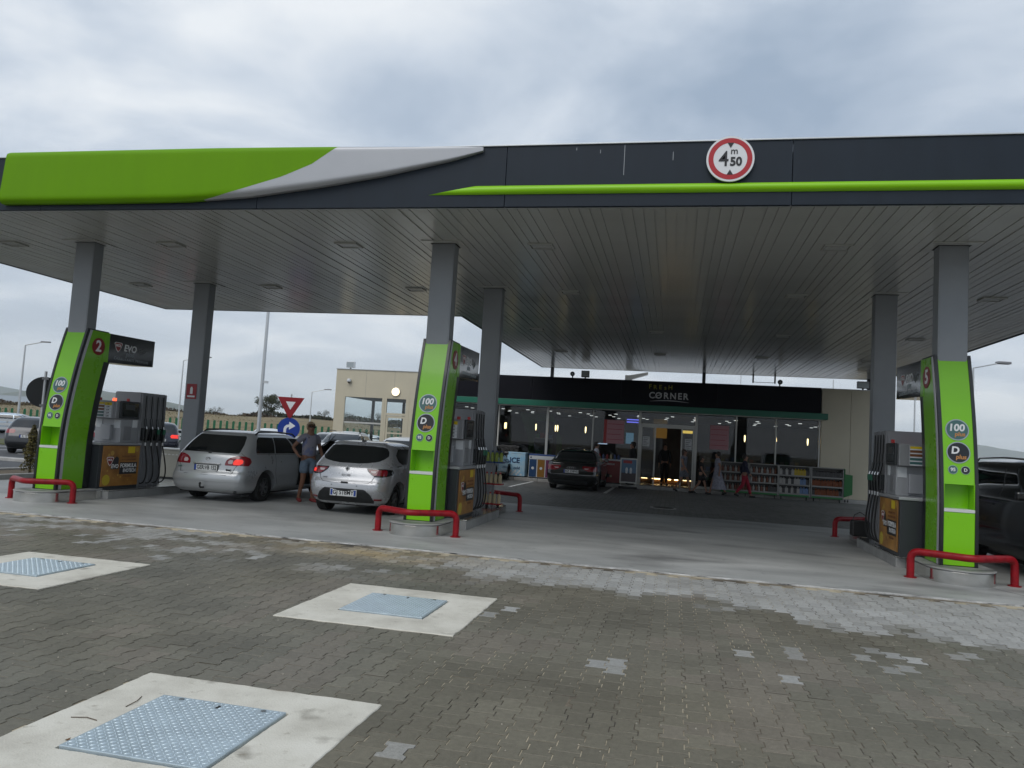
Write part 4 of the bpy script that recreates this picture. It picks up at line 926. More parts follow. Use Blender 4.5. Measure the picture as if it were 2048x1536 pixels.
# ---- inside of the shop
fit = [('wall_fridge', 'tall dark blue drinks fridge behind the left shop window', 'fridge', -2.15, -1.25, 22.2, 23.0, 2.45, (0.012, 0.03, 0.07)),
       ('serving_counter', 'low brown serving counter inside the shop left of the door', 'counter', -0.9, 2.2, 23.4, 24.1, 1.15, (0.09, 0.05, 0.03)),
       ('goods_shelf', 'dark goods shelf inside the shop right of the door', 'shelf', 5.2, 7.4, 22.4, 23.0, 1.55, (0.04, 0.045, 0.05)),
       ('goods_shelf', 'teal goods shelf inside the rightmost shop window', 'shelf', 7.9, 9.4, 22.8, 23.4, 1.5, (0.02, 0.08, 0.07))]
goods = [mat('shop_goods_%d' % q, c, .5) for q, c in enumerate([(.3, .05, .03), (.05, .12, .3), (.35, .3, .1), (.3, .3, .3), (.05, .2, .08)])]
for nm, lb, ct, x0, x1, y0, y1, h, c in fit:
    t = thing(nm, lb, ct, (0, 0, B + .02)); mm_ = mat('fit_' + lb[:12], c, .4)
    box('carcass', mm_, t, x0, x1, y0, y1, 0, h, 0.01)
    for lv in range(3):
        z = 0.25 + lv * (h - 0.35) / 3
        box('front_edge', M_frame, t, x0 + .04, x1 - .04, y0 - .03, y0 - .001, z, z + 0.025)
        for q in range(int((x1 - x0) / 0.2)):
            xq = x0 + 0.08 + q * 0.2
            box('pack', random.choice(goods), t, xq, xq + 0.15, y0 - .10, y0 - .031, z + .026, z + .026 + random.uniform(.12, .24))
gw = thing('green_feature_wall', 'curved bright green wall panel seen through the left shop window', 'wall panel', (0, 0, B + .02))
MB().grid([[(-3.2 + 1.6 * s + 0.35 * math.sin(z * 1.3), 24.6 + 0.3 * s, z) for s in np.linspace(0, 1, 6)] for z in np.linspace(0, 3.15, 12)]).build('panel', mat('feature_green', (0.06, 0.22, 0.02), .5), gw, smooth=True)
M_scrb = mat('screen_blue', (0.1, 0.2, 0.4), .4, emit=0.8, ecol=(0.16, 0.32, 0.42)); M_vio = mat('sign_violet', (0.2, 0.2, 0.9), .4, emit=2.2, ecol=(0.20, 0.20, 0.95)); M_yeo = mat('sign_amber', (0.9, 0.6, 0.1), .4, emit=2.0, ecol=(0.95, 0.60, 0.10))
s1 = thing('menu_screen', 'lit blue-white menu screen inside left of the entrance', 'screen', (2.15, 22.0, 1.75)); box('case', M_blk, s1, -.2, .2, 0, .05, 0, .55); box('picture', M_scrb, s1, -.17, .17, -.006, -.001, .04, .52)
s2 = thing('menu_screen', 'small lit white screen inside behind the parked black saloon', 'screen', (0.95, 22.0, 1.68)); box('case', M_blk, s2, -.26, .26, 0, .05, 0, .18); box('picture', M_dlight if False else mat('screen_white', (.8, .85, .9), .4, emit=1.2, ecol=(.7, .8, .95)), s2, -.23, .23, -.006, -.001, .02, .07)
s3 = thing('neon_sign', 'violet neon strip sign inside above the poster by the entrance', 'sign', (2.25, 22.0, 2.72)); [box('tube', M_vio, s3, -.26, .26, -.02, .02, z, z + .05) for z in (0, .11)]
s4 = thing('amber_sign', 'lit amber sign inside right of the entrance', 'sign', (4.62, 22.0, 2.38)); box('panel', M_yeo, s4, -.22, .22, 0, .04, 0, .12)
s5 = thing('led_strip', 'warm light strip low inside the shop entrance', 'light', (0, 21.6, 0.34)); [box('segment', M_warm, s5, a, b, 0, .03, 0, .03) for a, b in ((2.75, 3.0), (3.2, 3.55), (3.75, 4.0), (4.15, 4.3), (4.5, 4.9))]
box('backboard', mat('warm_wood', (0.22, 0.10, 0.03), .6), s5, 2.6, 5.0, .04, .08, -.2, .028)
ya = thing('door_notice_board', 'tan board inside the open shop doorway', 'board', (3.55, 24.0, 0.14)); box('panel', mat('tan_board_glow', (0.30, 0.17, 0.04), .6, emit=0.12, ecol=(.5, .28, .06)), ya, -.45, .18, 0, .05, 2.0, 2.9); box('post', M_blk, ya, -.3, .0, .01, .04, 0, 1.999)  # panel is no lamp; a faint glow is added to its tan colour
for q in range(52):
    lx = -4.9 + (q % 13) * 1.25 + random.uniform(-.25, .25); ly = 20.9 + (q // 13) * 1.45 + random.uniform(-.4, .4)
    d = MB().prism([(lx - .07, ly - .03), (lx + .07, ly - .03), (lx + .07, ly + .03), (lx - .07, ly + .03)], 'z', 3.005, 3.0195).build('ceiling_light', M_dlight, shop)
for q, (x_, y_) in enumerate([(6.93, 21), (8.17, 21.05), (9.40, 21.0), (0.30, 21.0), (-0.93, 21.0), (-1.08, 21.4), (-1.89, 21.0), (-3.26, 21.1), (-3.4, 21.5)]):
    t = thing('pendant_lamp', 'slim warm pendant lamp glowing behind the shop glass', 'lamp', (x_, y_, 3.015), 0, 'pendant lamps inside the shop')
    MB().cyl((0, 0, 0), (0, 0, -.60), .006, 6).build('cord', M_blackm, t); MB().tube([(0, 0, -.60), (0, 0, -.63), (0, 0, -.78), (0, 0, -.88)], .03, 10, radii=[.012, .028, .03, .012]).build('bulb', M_warm, t, smooth=True)

# ---- goods in front of the shop
def freezer(label, name, cat, x0, x1, y, h, colr, lid, deco):
    t = thing(name, label, cat, (x0, y, B))
    w = x1 - x0
    box('cabinet', colr, t, 0, w, 0, 0.6, 0.04, h - 0.06, 0.02); box('lid', lid, t, -.01, w + .01, -.01, .61, h - .0595, h, 0.015); box('plinth', M_blk, t, .03, w - .03, .03, .57, 0, .0395)
    deco(t, w, h); return t
M_ice = mat('ice_blue', (0.20, 0.42, 0.60), .4, 0, .35, 3.5, dark=(0.42, 0.55, 0.62)); M_icen = mat('ice_navy', (0.01, 0.03, 0.10), .4)
def deco_ice(t, w, h):
    text('ICE', .30, M_icen, t, (w * .42, -.004, h * .66), fat=.01)
    text('cold', .16, M_icen, t, (w * .55, -.004, h * .36), fat=.004)
    for q in range(9): MB().prism(circ(w * (.15 + .08 * q), .18 + .08 * math.sin(q * 2.1), .045, 7), 'y', -.003, -.0005).build('ice_cube', M_paper, t)
freezer('pale blue ice chest left of the coloured bins, against the shop window', 'ice_chest', 'freezer', -2.74, -1.97, 19.36, 1.03, M_ice, M_ice, deco_ice)
M_bb = mat('bin_blue', (0.01, 0.05, 0.14), .4); M_bo = mat('bin_orange', (0.26, 0.12, 0.008), .4); M_bp = mat('bin_purple', (0.16, 0.03, 0.10), .4)
def deco_bin(t, w, h):
    for q, mm_ in enumerate((M_bb, M_bo, M_bp, M_bb)):
        if q > 3: break
        box('colour_panel', mm_, t, .02 + q * w / 4, (q + 1) * w / 4 - .02, -.008, -.001, .06, h - .22)
        MB().prism(circ((q + .5) * w / 4, .42, .06, 9), 'y', -.012, -.0085).build('print_figure', M_paper, t)
    box('white_band', M_paper, t, 0, w, -.010, -.001, h - .20, h - .08); disc('logo_dot', M_icen, t, (.08, -.0105, h - .14), .035, '-y', .003)
freezer('promotional chest with blue lid and blue, orange and purple panels', 'promotion_chest', 'freezer', -1.80, -0.42, 19.32, 1.0, M_paper, mat('bin_lid_blue', (0.01, 0.06, 0.24), .4), deco_bin)
M_rf = mat('freezer_red', (0.22, 0.008, 0.008), .35)
def deco_red(t, w, h):
    text('ICE CREAM', .10, M_wht, t, (w * .5, -.004, h - .2), fat=.002)
    for a, b, r_, mm_ in ((.28, .52, .10, M_paper), (.42, .40, .06, M_blk), (.5, .32, .08, M_blk), (.62, .3, .05, M_crm)): MB().prism(circ(w * a, b, r_, 12), 'y', -.003, -.0005).build('print_figure', mm_, t)
    for q in range(6):
        xq = .1 + q * (w - .2) / 5; MB().tube([(xq, .15, h + .001), (xq, .15, h + .14), (xq, .15, h + .2)], .04, 8, radii=[.045, .045, .018]).build('bottle', random.choice([M_crm, M_cap, M_paper, M_blue]), t, smooth=True)
freezer('red ice cream freezer with bottles on top beside the entrance', 'ice_cream_freezer', 'freezer', 1.0, 1.98, 19.34, 0.98, M_rf, M_paper, deco_red)
st = thing('poster_stand', 'framed pavement poster stand in front of the shop entrance', 'poster stand', (2.36, 18.55, 0.0)); st.rotation_euler = (R(-4), 0, 0)
for a, b, c, d in ((-.34, .34, 1.15, 1.20), (-.34, .34, .22, .27), (-.34, -.29, .2701, 1.1499), (.29, .34, .2701, 1.1499)): box('frame', M_frame, st, a, b, -.02, .02, c, d)
sk = mat('stand_sky', (0.08, 0.16, 0.26), .4); box('poster', sk, st, -.289, .289, -.008, .008, .2705, 1.1495)
box('poster_band', mat('stand_dark', (0.05, 0.035, 0.04), .4), st, -.288, .288, -.0105, -.0082, .272, .62); box('poster_title', M_pr, st, -.22, .12, -.0105, -.0082, 1.0, 1.11)
for q in (-.08, .08): MB().tube([(q, -.012, .6), (q, -.012, .75), (q, -.012, .83)], .03, 8, radii=[.035, .05, .03]).build('print_figure', M_paper, st)
box('foot', M_rub, st, -.36, .36, -.25, .25, 0.0, .08, 0.02); [box('leg', M_frame, st, s * .3 - .015, s * .3 + .015, -.015, .015, .0805, .2195) for s in (-1, 1)]
# shelf racks with bottles
M_rackg = mat('rack_green', (0.01, 0.15, 0.03), .4); M_rackf = mat('rack_frame', (0.22, 0.22, 0.21), .4, .4)
bt = MB().tube([(0, 0, 0), (0, 0, .012), (0, 0, .15), (0, 0, .19), (0, 0, .2), (0, 0, .235)], .045, 10, radii=[.04, .046, .046, .022, .017, .017]).mesh('bottle'); bt.shade_smooth()
jug = MB(); jug.box(-.05, .05, -.06, .06, 0, .2); jug.tube([(0, 0, .2), (0, 0, .23), (0, 0, .25)], .03, 8, radii=[.05, .025, .022]); jug = jug.mesh('bottle')
def bottle_mesh(base, m_):
    c = base.copy(); c.materials.clear(); c.materials.append(m_); return c
M_b1 = mat('bottle_white', (0.33, 0.32, 0.30), .4); M_b2 = mat('bottle_brown', (0.17, 0.06, 0.03), .4); M_b3 = mat('bottle_dark', (0.03, 0.03, 0.03), .35); M_b4 = mat('bottle_yellow', (0.42, 0.30, 0.01), .4); M_b5 = mat('bottle_pale_blue', (0.10, 0.18, 0.34), .3); M_b6 = mat('log_orange', (0.18, 0.05, 0.015), .7)
BM = {k: bottle_mesh(b_, m_) for k, b_, m_ in (('w', bt, M_b1), ('r', bt, M_b2), ('k', jug, M_b3), ('y', jug, M_b4), ('b', jug, M_b5), ('o', jug, M_b6), ('j', jug, M_b1))}
RK = [(5.90, 6.95, ['rwrwrwrwrw', 'rwrwrwrwrw', 'rrwrwrrwrr'], 'first rack from the entrance'), (6.97, 8.03, ['wrwrwrwrwr', 'wrrwrwrwrw', 'rwrwrwrkkk'], 'second rack from the entrance'),
      (8.07, 9.19, ['jkjkjyyyyk', 'jjkjkjjbbk', 'jkjkjkjbbb'], 'third rack from the entrance'), (9.25, 10.38, ['kkkkkkkkkk', 'oooooooooo', 'kooooooook'], 'rightmost rack with the green end')]
for x0, x1, rows, nm in RK:
    t = thing('shelf_rack', 'grey metal shelf rack, ' + nm + ', outside the shop', 'shelf rack', (x0, 18.95, 0.0), 0, 'shelf racks in front of the shop')
    w = x1 - x0
    for q in (0, w): box('upright', M_rackf, t, q - .02, q + .02, 0.0, .42, .12, 1.30, .004)
    box('back_sheet', M_blk, t, .021, w - .021, .40, .419, .20, 1.29); box('top_bar', M_rackf, t, .021, w - .021, 0.0, .399, 1.27, 1.30); box('bottom_beam', M_rackg, t, .021, w - .021, -.03, .399, .13, .22)
    for q in (.1, w - .1): MB().cyl((q - .015, .1, .06), (q + .015, .1, .06), .06, 12).build('castor', M_rub, t)
    for lv, z in enumerate((0.92, 0.575, 0.23)):
        sh_ = box('shelf', M_rackf, t, .021, w - .021, -.02, .399, z - .025, z)
        box('shelf_lip', M_rackf, sh_, .021, w - .021, -.035, -.0205, z - .03, z + .025)
        for q, ch in enumerate(rows[lv]):
            o = bpy.data.objects.new('bottle', BM[ch]); COL.objects.link(o); o.location = (x0 + .075 + q * (w - .13) / 9.3, 18.95 + .09 + random.uniform(-.01, .02), z + .001); o.scale = (1, 1, random.uniform(1.0, 1.1))
            tag(o, '%s on the %s shelf of the %s' % ({'w': 'small white bottle', 'r': 'small brown bottle', 'k': 'dark jug', 'y': 'yellow jug', 'b': 'pale blue jug', 'o': 'orange-brown pack', 'j': 'white jug'}[ch], ('top', 'middle', 'bottom')[lv], nm), 'bottle', 'bottles on the outdoor shelf racks')
ge = thing('rack_end_bin', 'bright green end bin at the right of the shelf racks', 'bin', (10.41, 18.95, 0.12)); MB().prism([(0, .1), (.30, .22), (.30, .95), (.04, .98), (.04, 1.16), (0, 1.19)], 'y', -.02, .42).build('body', M_rackg, ge, bevel=.01)
[MB().cyl((.1 * q + .05, .1, -.03), (.1 * q + .08, .1, -.03), .05, 10).build('castor', M_rub, ge) for q in (0, 1)]
# ================================================================ cars
def pchip(xs, ys, x):
    xs, ys = np.asarray(xs, float), np.asarray(ys, float); h = np.diff(xs); d = np.diff(ys) / h
    m = np.zeros(len(xs)); m[0], m[-1] = d[0], d[-1]
    for i in range(1, len(xs) - 1):
        if d[i - 1] * d[i] > 0:
            w1, w2 = 2 * h[i] + h[i - 1], h[i] + 2 * h[i - 1]; m[i] = (w1 + w2) / (w1 / d[i - 1] + w2 / d[i])
    x = np.clip(x, xs[0], xs[-1]); i = np.clip(np.searchsorted(xs, x) - 1, 0, len(xs) - 2); t = (x - xs[i]) / h[i]
    return (2 * t**3 - 3 * t**2 + 1) * ys[i] + (t**3 - 2 * t**2 + t) * h[i] * m[i] + (-2 * t**3 + 3 * t**2) * ys[i + 1] + (t**3 - t**2) * h[i] * m[i + 1]
def car_paint(name, col, metal=0.0, rough=0.3):
    return mat(name, col, rough, metal, 0.05, 1.5, coat=0.7)
M_cglass = mat('car_glass', (0.008, 0.010, 0.011), 0.05, spec=0.7, coat=0.3)
M_cplast = mat('car_plastic', (0.016, 0.017, 0.018), 0.55)
M_cunder = mat('car_under', (0.006, 0.006, 0.006), 0.9)
M_tyre = mat('tyre', (0.013, 0.013, 0.013), 0.8, bump=0.3, scale=30); M_rim = mat('wheel_rim', (0.20, 0.205, 0.21), 0.35, 0.7)
M_tail = mat('tail_lamp', (0.20, 0.006, 0.012), 0.12, coat=0.6); M_tailon = mat('tail_lamp_lit', (0.8, 0.03, 0.02), 0.2, emit=0.55, ecol=(1, 0.05, 0.03)); M_clear = mat('lamp_clear', (0.55, 0.45, 0.45), 0.12, coat=0.5)
M_chrome = mat('chrome', (0.7, 0.7, 0.7), 0.15, 0.9); M_plate_w = mat('plate_white', (0.66, 0.67, 0.66), 0.45); M_plate_b = mat('plate_blue', (0.01, 0.05, 0.30), 0.45)
M_head = mat('headlamp', (0.6, 0.62, 0.65), 0.1, 0.3, coat=0.6)
def tyre_mesh(r, w):
    prof = [(-w / 2, r * .62), (-w / 2, r * .90), (-w / 2 + .02, r * .985), (0, r), (w / 2 - .02, r * .985), (w / 2, r * .90), (w / 2, r * .62)]
    P = [[(x, q * math.cos(a), q * math.sin(a)) for x, q in prof] for a in np.linspace(0, 2 * math.pi, 33)[:-1]]
    m = MB(); P.append(P[0]); m.grid(P); return m
def rim_mesh(r, w, side, n=7):
    m = MB(); x = side * (w / 2 - .035)
    m.prism(circ(0, 0, r * .16, 14), 'x', x - .02, x + .02)
    for k in range(n):
        a = 2 * math.pi * k / n; c, s = math.cos(a), math.sin(a); hw = r * .075
        p = [(r * .1, -hw), (r * .60, -hw * .8), (r * .60, hw * .8), (r * .1, hw)]
        m.prism([(u * c - v * s, u * s + v * c) for u, v in p], 'x', x - .015, x + .012)
    o_, i_ = circ(0, 0, r * .66, 28), circ(0, 0, r * .58, 28); nn = 28
    m.add([(x - .03, *p) for p in o_] + [(x + .015, *p) for p in o_] + [(x + .015, *p) for p in i_] + [(x - .03, *p) for p in i_],
          [(a * nn + k, a * nn + (k + 1) % nn, ((a + 1) % 4) * nn + (k + 1) % nn, ((a + 1) % 4) * nn + k) for a in range(4) for k in range(nn)])
    m.prism(circ(0, 0, r * .6, 20), 'x', x - side * .09, x - side * .085)
    return m

class Car:
    def __init__(s, name, label, loc, rz, L, prof, paint, wheels, wr=0.31, tw=0.20, taper=0.07, crown=0.07, rr=0.22, rf=0.38, group='cars at the filling station', hi=True):
        s.memo = {}; s.L = L; s.p = np.array(prof, float); s.taper = taper; s.crown = crown; s.rr0 = rr; s.rf0 = rf
        s.t = thing(name, label, 'car', loc, rz, group); s.paint = paint
        s.build_body(wheels, wr, hi); s.wheels(wheels, wr, tw)
    def at(s, z):
        k = round(float(z), 5)
        if k not in s.memo: s.memo[k] = [float(pchip(s.p[:, 0], s.p[:, j], z)) for j in (1, 2, 3)]
        return s.memo[k]
    def tp(s, x, y):
        q = min(1.2, abs(y - s.L * .5) / (s.L * .5)); return x * (1 - s.taper * max(0, q - .35) ** 2 / .42)
    def radii(s, w, span): return min(s.rr0, w * .6, span * .3), min(s.rf0, w * .7, span * .3)
    def rear(s, x, z):
        yr, yf, w = s.at(z); rr, rf = s.radii(w, s.L - yf - yr); a = min(abs(x), w * .9999); k = w - rr
        y = yr + s.crown * (min(a, k) / w) ** 2
        if a > k: y += rr - math.sqrt(max(0, rr * rr - (a - k) ** 2))
        return Vector((s.tp(x, y), y, z))
    def front(s, x, z):
        yr, yf, w = s.at(z); rr, rf = s.radii(w, s.L - yf - yr); a = min(abs(x), w * .9999); k = w - rf
        y = s.L - yf - s.crown * 1.6 * (min(a, k) / w) ** 2
        if a > k: y -= rf - math.sqrt(max(0, rf * rf - (a - k) ** 2))
        return Vector((s.tp(x, y), y, z))
    def side(s, sg):
        def f(y, z):
            yr, yf, w = s.at(z); rr, rf = s.radii(w, s.L - yf - yr)
            y0 = yr + s.crown * ((w - rr) / w) ** 2 + rr; y1 = s.L - yf - s.crown * 1.6 * ((w - rf) / w) ** 2 - rf
            x = w
            if y < y0: x = w - rr + math.sqrt(max(0, rr * rr - min(rr, y0 - y) ** 2))
            elif y > y1: x = w - rf + math.sqrt(max(0, rf * rf - min(rf, y - y1) ** 2))
            return Vector((s.tp(sg * x, y), y, z))
        return f
    def build_body(s, wheels, wr, hi):
        z0, z1 = s.p[0, 0], s.p[-1, 0]; rows = []
        zs = np.unique(np.concatenate([np.linspace(z0, z1, 46 if hi else 26), s.p[:, 0]]))
        for z in zs:
            yr, yf, w = s.at(z); rr, rf = s.radii(w, s.L - yf - yr); half = []
            for x in np.linspace(0, w - rr, 9): half.append(s.rear(x, z))
            for a in np.linspace(0, math.pi / 2, 7)[1:]: half.append(s.rear(w - rr + rr * math.sin(a), z) if a < 1.55 else s.side(1)(yr + s.crown * ((w - rr) / w) ** 2 + rr, z))
            ya = half[-1].y; yb = s.L - yf - s.crown * 1.6 * ((w - rf) / w) ** 2 - rf
            for y in np.linspace(ya, yb, 24)[1:]: half.append(s.side(1)(y, z))
            for a in np.linspace(math.pi / 2, 0, 8)[1:]: half.append(s.front(w - rf + rf * math.sin(a), z))
            for x in np.linspace(w - rf, 0, 9)[1:]: half.append(s.front(x, z))
            row = [tuple(v) for v in half] + [(-v.x, v.y, v.z) for v in half[-2:0:-1]]
            rows.append(row)
        m = MB(); m.grid(rows, close=True); b = len(rows[0]); k = (len(rows) - 1) * b
        m.f.append(tuple(range(b - 1, -1, -1))); m.f.append(tuple(range(k, k + b)))
        me = m.mesh('body')
        o = bpy.data.objects.new('tmp', me); c = MB()
        for y in wheels:
            for sg in (-1, 1):
                w = s.at(wr)[2]; c.cyl((sg * (w - .30), y, wr), (sg * (w + .3), y, wr), wr + .055, 28)
        co = bpy.data.objects.new('cut', c.mesh('cut')); md = o.modifiers.new('b', 'BOOLEAN'); md.operation = 'DIFFERENCE'; md.object = co; md.solver = 'EXACT'
        me2 = evaluate([o, co], o)
        s.body = link('body', me2, s.paint, s.t); me2.shade_smooth()
        try: me2.set_sharp_from_angle(angle=R(42))
        except Exception: pass
    def wheels(s, wheels, wr, tw):
        for y in wheels:
            w = s.tp(s.at(wr)[2], y)
            for sg in (-1, 1):
                a = tyre_mesh(wr, tw).build('wheel', M_tyre, s.t, smooth=True); a.location = (sg * (w - tw / 2 - .015), y, wr)
                rim_mesh(wr, tw, sg).build('rim', M_rim, a)
                w_ = MB().cyl((sg * -.02, 0, 0), (sg * -.10, 0, 0), wr * .98, 20).build('wheel_well', M_cunder, a)
        m = MB().box(-s.at(.35)[2] + .12, s.at(.35)[2] - .12, .35, s.L - .5, .17, s.p[0, 0] + .005).build('underbody', M_cunder, s.t)
    def patch(s, name, material, fn, rows, eps=.004, nr=12, nc=14, parent=None, depth=.012):
        """panel laid on the body surface; rows = (z, a0, a1) from bottom to top"""
        R_ = np.array(rows, float); zs = np.linspace(R_[0, 0], R_[-1, 0], nr); P = []
        for z in zs:
            a0, a1 = np.interp(z, R_[:, 0], R_[:, 1]), np.interp(z, R_[:, 0], R_[:, 2]); row = []
            for a in np.linspace(a0, a1, nc):
                p = fn(a, z); u = fn(a + .004, z) - fn(a - .004, z); v = fn(a, z + .004) - fn(a, z - .004); n = u.cross(v)
                if n.length < 1e-9: n = Vector((0, -1, 0))
                n.normalize()
                c = Vector((0, s.L * .5, .6))
                if n.dot(p - c) < 0: n = -n
                row.append((p, n))
            P.append(row)
        m = MB(); m.grid([[tuple(p + n * eps) for p, n in r] for r in P])
        ring = P[0] + [r[-1] for r in P[1:]] + P[-1][::-1][1:] + [r[0] for r in P[::-1][1:-1]]; k = len(ring)
        m.add([tuple(p + n * eps) for p, n in ring] + [tuple(p + n * (eps - depth)) for p, n in ring], [(i, (i + 1) % k, k + (i + 1) % k, k + i) for i in range(k)])
        return m.build(name, material, parent or s.t, smooth=True)
    def both(s, name, material, rows, **kw):
        return [s.patch(name, material, s.side(sg), rows, **kw) for sg in (-1, 1)]
    def rear_both(s, name, material, rows, **kw):
        return [s.patch(name, material, (lambda x, z, q=sg: s.rear(q * x, z)), rows, **kw) for sg in (-1, 1)]
    def front_both(s, name, material, rows, **kw):
        return [s.patch(name, material, (lambda x, z, q=sg: s.front(q * x, z)), rows, **kw) for sg in (-1, 1)]
    def plate(s, z, txt, w=.52, h=.11, frame=True, y=None, blue2=False, front=False):
        yy = (s.front(0, z).y if front else s.rear(0, z).y) if y is None else y
        sg = 1 if front else -1
        t = bpy.data.objects.new('number_plate', None)
        a, b = sorted((yy + sg * .004, yy + sg * .018))
        p = box('number_plate', M_cplast if frame else M_plate_w, s.t, -w / 2 - .012, w / 2 + .012, a, b, z - h / 2 - .012, z + h / 2 + .012, .002)
        f = '+y' if front else '-y'; y1, y2 = yy + sg * .0185, yy + sg * .0205
        a, b = sorted((y1, y2))
        box('plate_face', M_plate_w, p, -w / 2, w / 2, a, b, z - h / 2, z + h / 2)
        a, b = sorted((y2 + sg * .0002, y2 + sg * .0012))
        box('blue_band', M_plate_b, p, -w / 2, -w / 2 + .042, a, b, z - h / 2, z + h / 2)
        if blue2: box('blue_band', M_plate_b, p, w / 2 - .042, w / 2, a, b, z - h / 2, z + h / 2)
        text(txt, h * 1.02, M_ink, p, ((.0 if blue2 else .018) * (1 if not front else -1), y2 + sg * .0004, z - .002), f, 'plate_text', fat=.003, sx=.80 if len(txt) > 8 else .92, extrude=.0008)
        return p
    def mirrors(s, y, z, w):
        for sg in (-1, 1):
            m = MB().box(sg * (w + .06) - .07, sg * (w + .06) + .09 * 1, y - .05, y + .07, z - .06, z + .07).build('mirror', s.paint, s.t, bevel=.03)
    def rails(s, y0, y1, x, z, material, r=.016):
        for sg in (-1, 1):
            MB().tube([(sg * x, y0, z - .07), (sg * x, y0 + .12, z), (sg * x * .99, (y0 + y1) / 2, z + .02), (sg * x, y1 - .15, z - .01), (sg * x, y1, z - .08)], r, 8).build('roof_rail', material, s.t, smooth=True)
    def line(s, name, fn, pts, r=.004, material=None):
        MB().tube([tuple(fn(a, z)) for a, z in pts], r, 5).build(name, material or M_cunder, s.t)

def logo_ring(c, z, r, material=None):
    y = c.rear(0, z).y - .004
    P = [(r * math.cos(a), y, z + r * .72 * math.sin(a)) for a in np.linspace(0, 2 * math.pi, 21)]
    MB().tube(P, .006, 6).build('badge', material or M_chrome, c.t)
    MB().tube([(r * .5 * math.cos(a), y - .001, z + r * .68 * math.sin(a)) for a in np.linspace(0, 2 * math.pi, 17)], .005, 6).build('badge', material or M_chrome, c.t)

# ---- silver estate at the left pump
P_sil = car_paint('paint_silver', (0.44, 0.455, 0.465), 0.45, 0.30)
wag = [(.20, .16, .16, .76), (.27, .06, .06, .83), (.36, .02, .01, .865), (.48, 0, 0, .875), (.58, .025, .03, .878), (.66, .07, .10, .876), (.80, .10, .35, .868), (.90, .125, .85, .855), (.97, .15, 1.15, .835), (1.02, .18, 1.28, .815),
       (1.20, .36, 1.58, .755), (1.34, .52, 1.85, .69), (1.41, .61, 2.02, .645), (1.45, .72, 2.2, .58), (1.475, .95, 2.45, .44), (1.485, 1.3, 2.7, .22)]
c = Car('estate_car', 'silver estate car with black roof rails refuelling at the left pump', (-5.30, 1.98, 0), 0, 4.65, wag, P_sil, (0.98, 3.68), .315, .205)
c.patch('rear_window', M_cglass, c.rear, [(1.015, -.66, .66), (1.06, -.67, .67), (1.20, -.64, .64), (1.345, -.575, .575), (1.375, -.54, .54)], nr=16, nc=24)
c.rear_both('tail_lamp', M_tail, [(.765, .43, .70), (.80, .42, .83), (.87, .44, .84), (.93, .52, .83), (.965, .64, .80)])
for sg in (-1, 1): c.patch('tail_lamp_side', M_tail, c.side(sg), [(.77, .16, .30), (.85, .17, .40), (.93, .19, .36), (.96, .22, .28)])
c.patch('lit_lamp', M_tailon, c.rear, [(.785, .62, .74), (.82, .60, .79), (.87, .62, .79), (.90, .66, .76)], eps=.008)
c.rear_both('lamp_clear', M_clear, [(.80, .50, .58), (.84, .48, .60), (.88, .52, .58)], eps=.008)
c.patch('bumper_step', P_sil, c.rear, [(.435, -.80, .80), (.47, -.81, .81), (.555, -.81, .81)], eps=.012, nr=5, nc=24)
c.line('panel_gap', c.rear, [(-.62, .60), (0, .595), (.62, .60)]); c.line('panel_gap', c.rear, [(.62, .60), (.66, .72), (.70, .77)]); c.line('panel_gap', c.rear, [(-.62, .60), (-.66, .72), (-.70, .77)])
c.line('panel_gap', c.rear, [(.79, .965), (.74, 1.0), (.70, 1.03)]); c.line('bumper_gap', c.rear, [(-.80, .62), (-.5, .565), (0, .562), (.5, .565), (.80, .62)])
c.plate(.70, 'GER:VB 152'); MB().box(-.31, .31, c.rear(0, .79).y - .03, c.rear(0, .79).y + .02, .775, .80).build('plate_trim', M_chrome, c.t, bevel=.006)
logo_ring(c, .875, .05); text('diesel', .05, M_ink, c.t, (.50, c.rear(.45, .68).y - .014, .68), '-y', 'badge_text', fat=.002); text('D-4D', .035, M_tealb, c.t, (-.62, c.rear(-.62, .70).y - .014, .70), '-y', 'badge_text', fat=.002)
MB().tube([(0, .12, .30), (0, -.06, .30), (0, -.09, .33), (0, -.09, .37)], .018, 8).build('tow_bar', M_cplast, c.t); MB().tube([(0, -.09, .36), (0, -.09, .385), (0, -.09, .41)], .02, 10, radii=[.012, .028, .012]).build('tow_ball', M_cplast, c.t)
MB().tube([(.25, .30, .235), (.55, .28, .225), (.68, .12, .23)], .03, 8).build('exhaust', M_cplast, c.t)
MB().tube([(-.03, c.rear(0, 1.03).y - .015, 1.03), (-.30, c.rear(-.3, 1.05).y - .02, 1.045)], .010, 6).build('wiper', M_cplast, c.t); MB().box(-.04, .04, c.rear(0, 1.02).y - .02, c.rear(0, 1.02).y + .03, .985, 1.035).build('wiper_hub', M_cplast, c.t, bevel=.01)
c.both('quarter_window', M_cglass, [(1.03, .62, 1.34), (1.10, .63, 1.36), (1.30, .74, 1.40), (1.365, .84, 1.41)]); c.both('rear_door_window', M_cglass, [(1.03, 1.38, 2.26), (1.10, 1.40, 2.24), (1.30, 1.44, 2.10), (1.37, 1.45, 2.02)])
c.patch('front_door_window', M_cglass, c.side(-1), [(1.03, 2.32, 3.15), (1.15, 2.29, 2.98), (1.30, 2.16, 2.72), (1.37, 2.08, 2.55)])
c.patch('dark_interior_patch', M_cunder, c.side(1), [(.30, 2.36, 3.12), (.50, 2.36, 3.16), (.95, 2.36, 3.20), (1.02, 2.36, 3.18), (1.20, 2.28, 2.90), (1.36, 2.10, 2.58)], nr=18)  # black patch on the body, painted as the shaded interior behind the open door
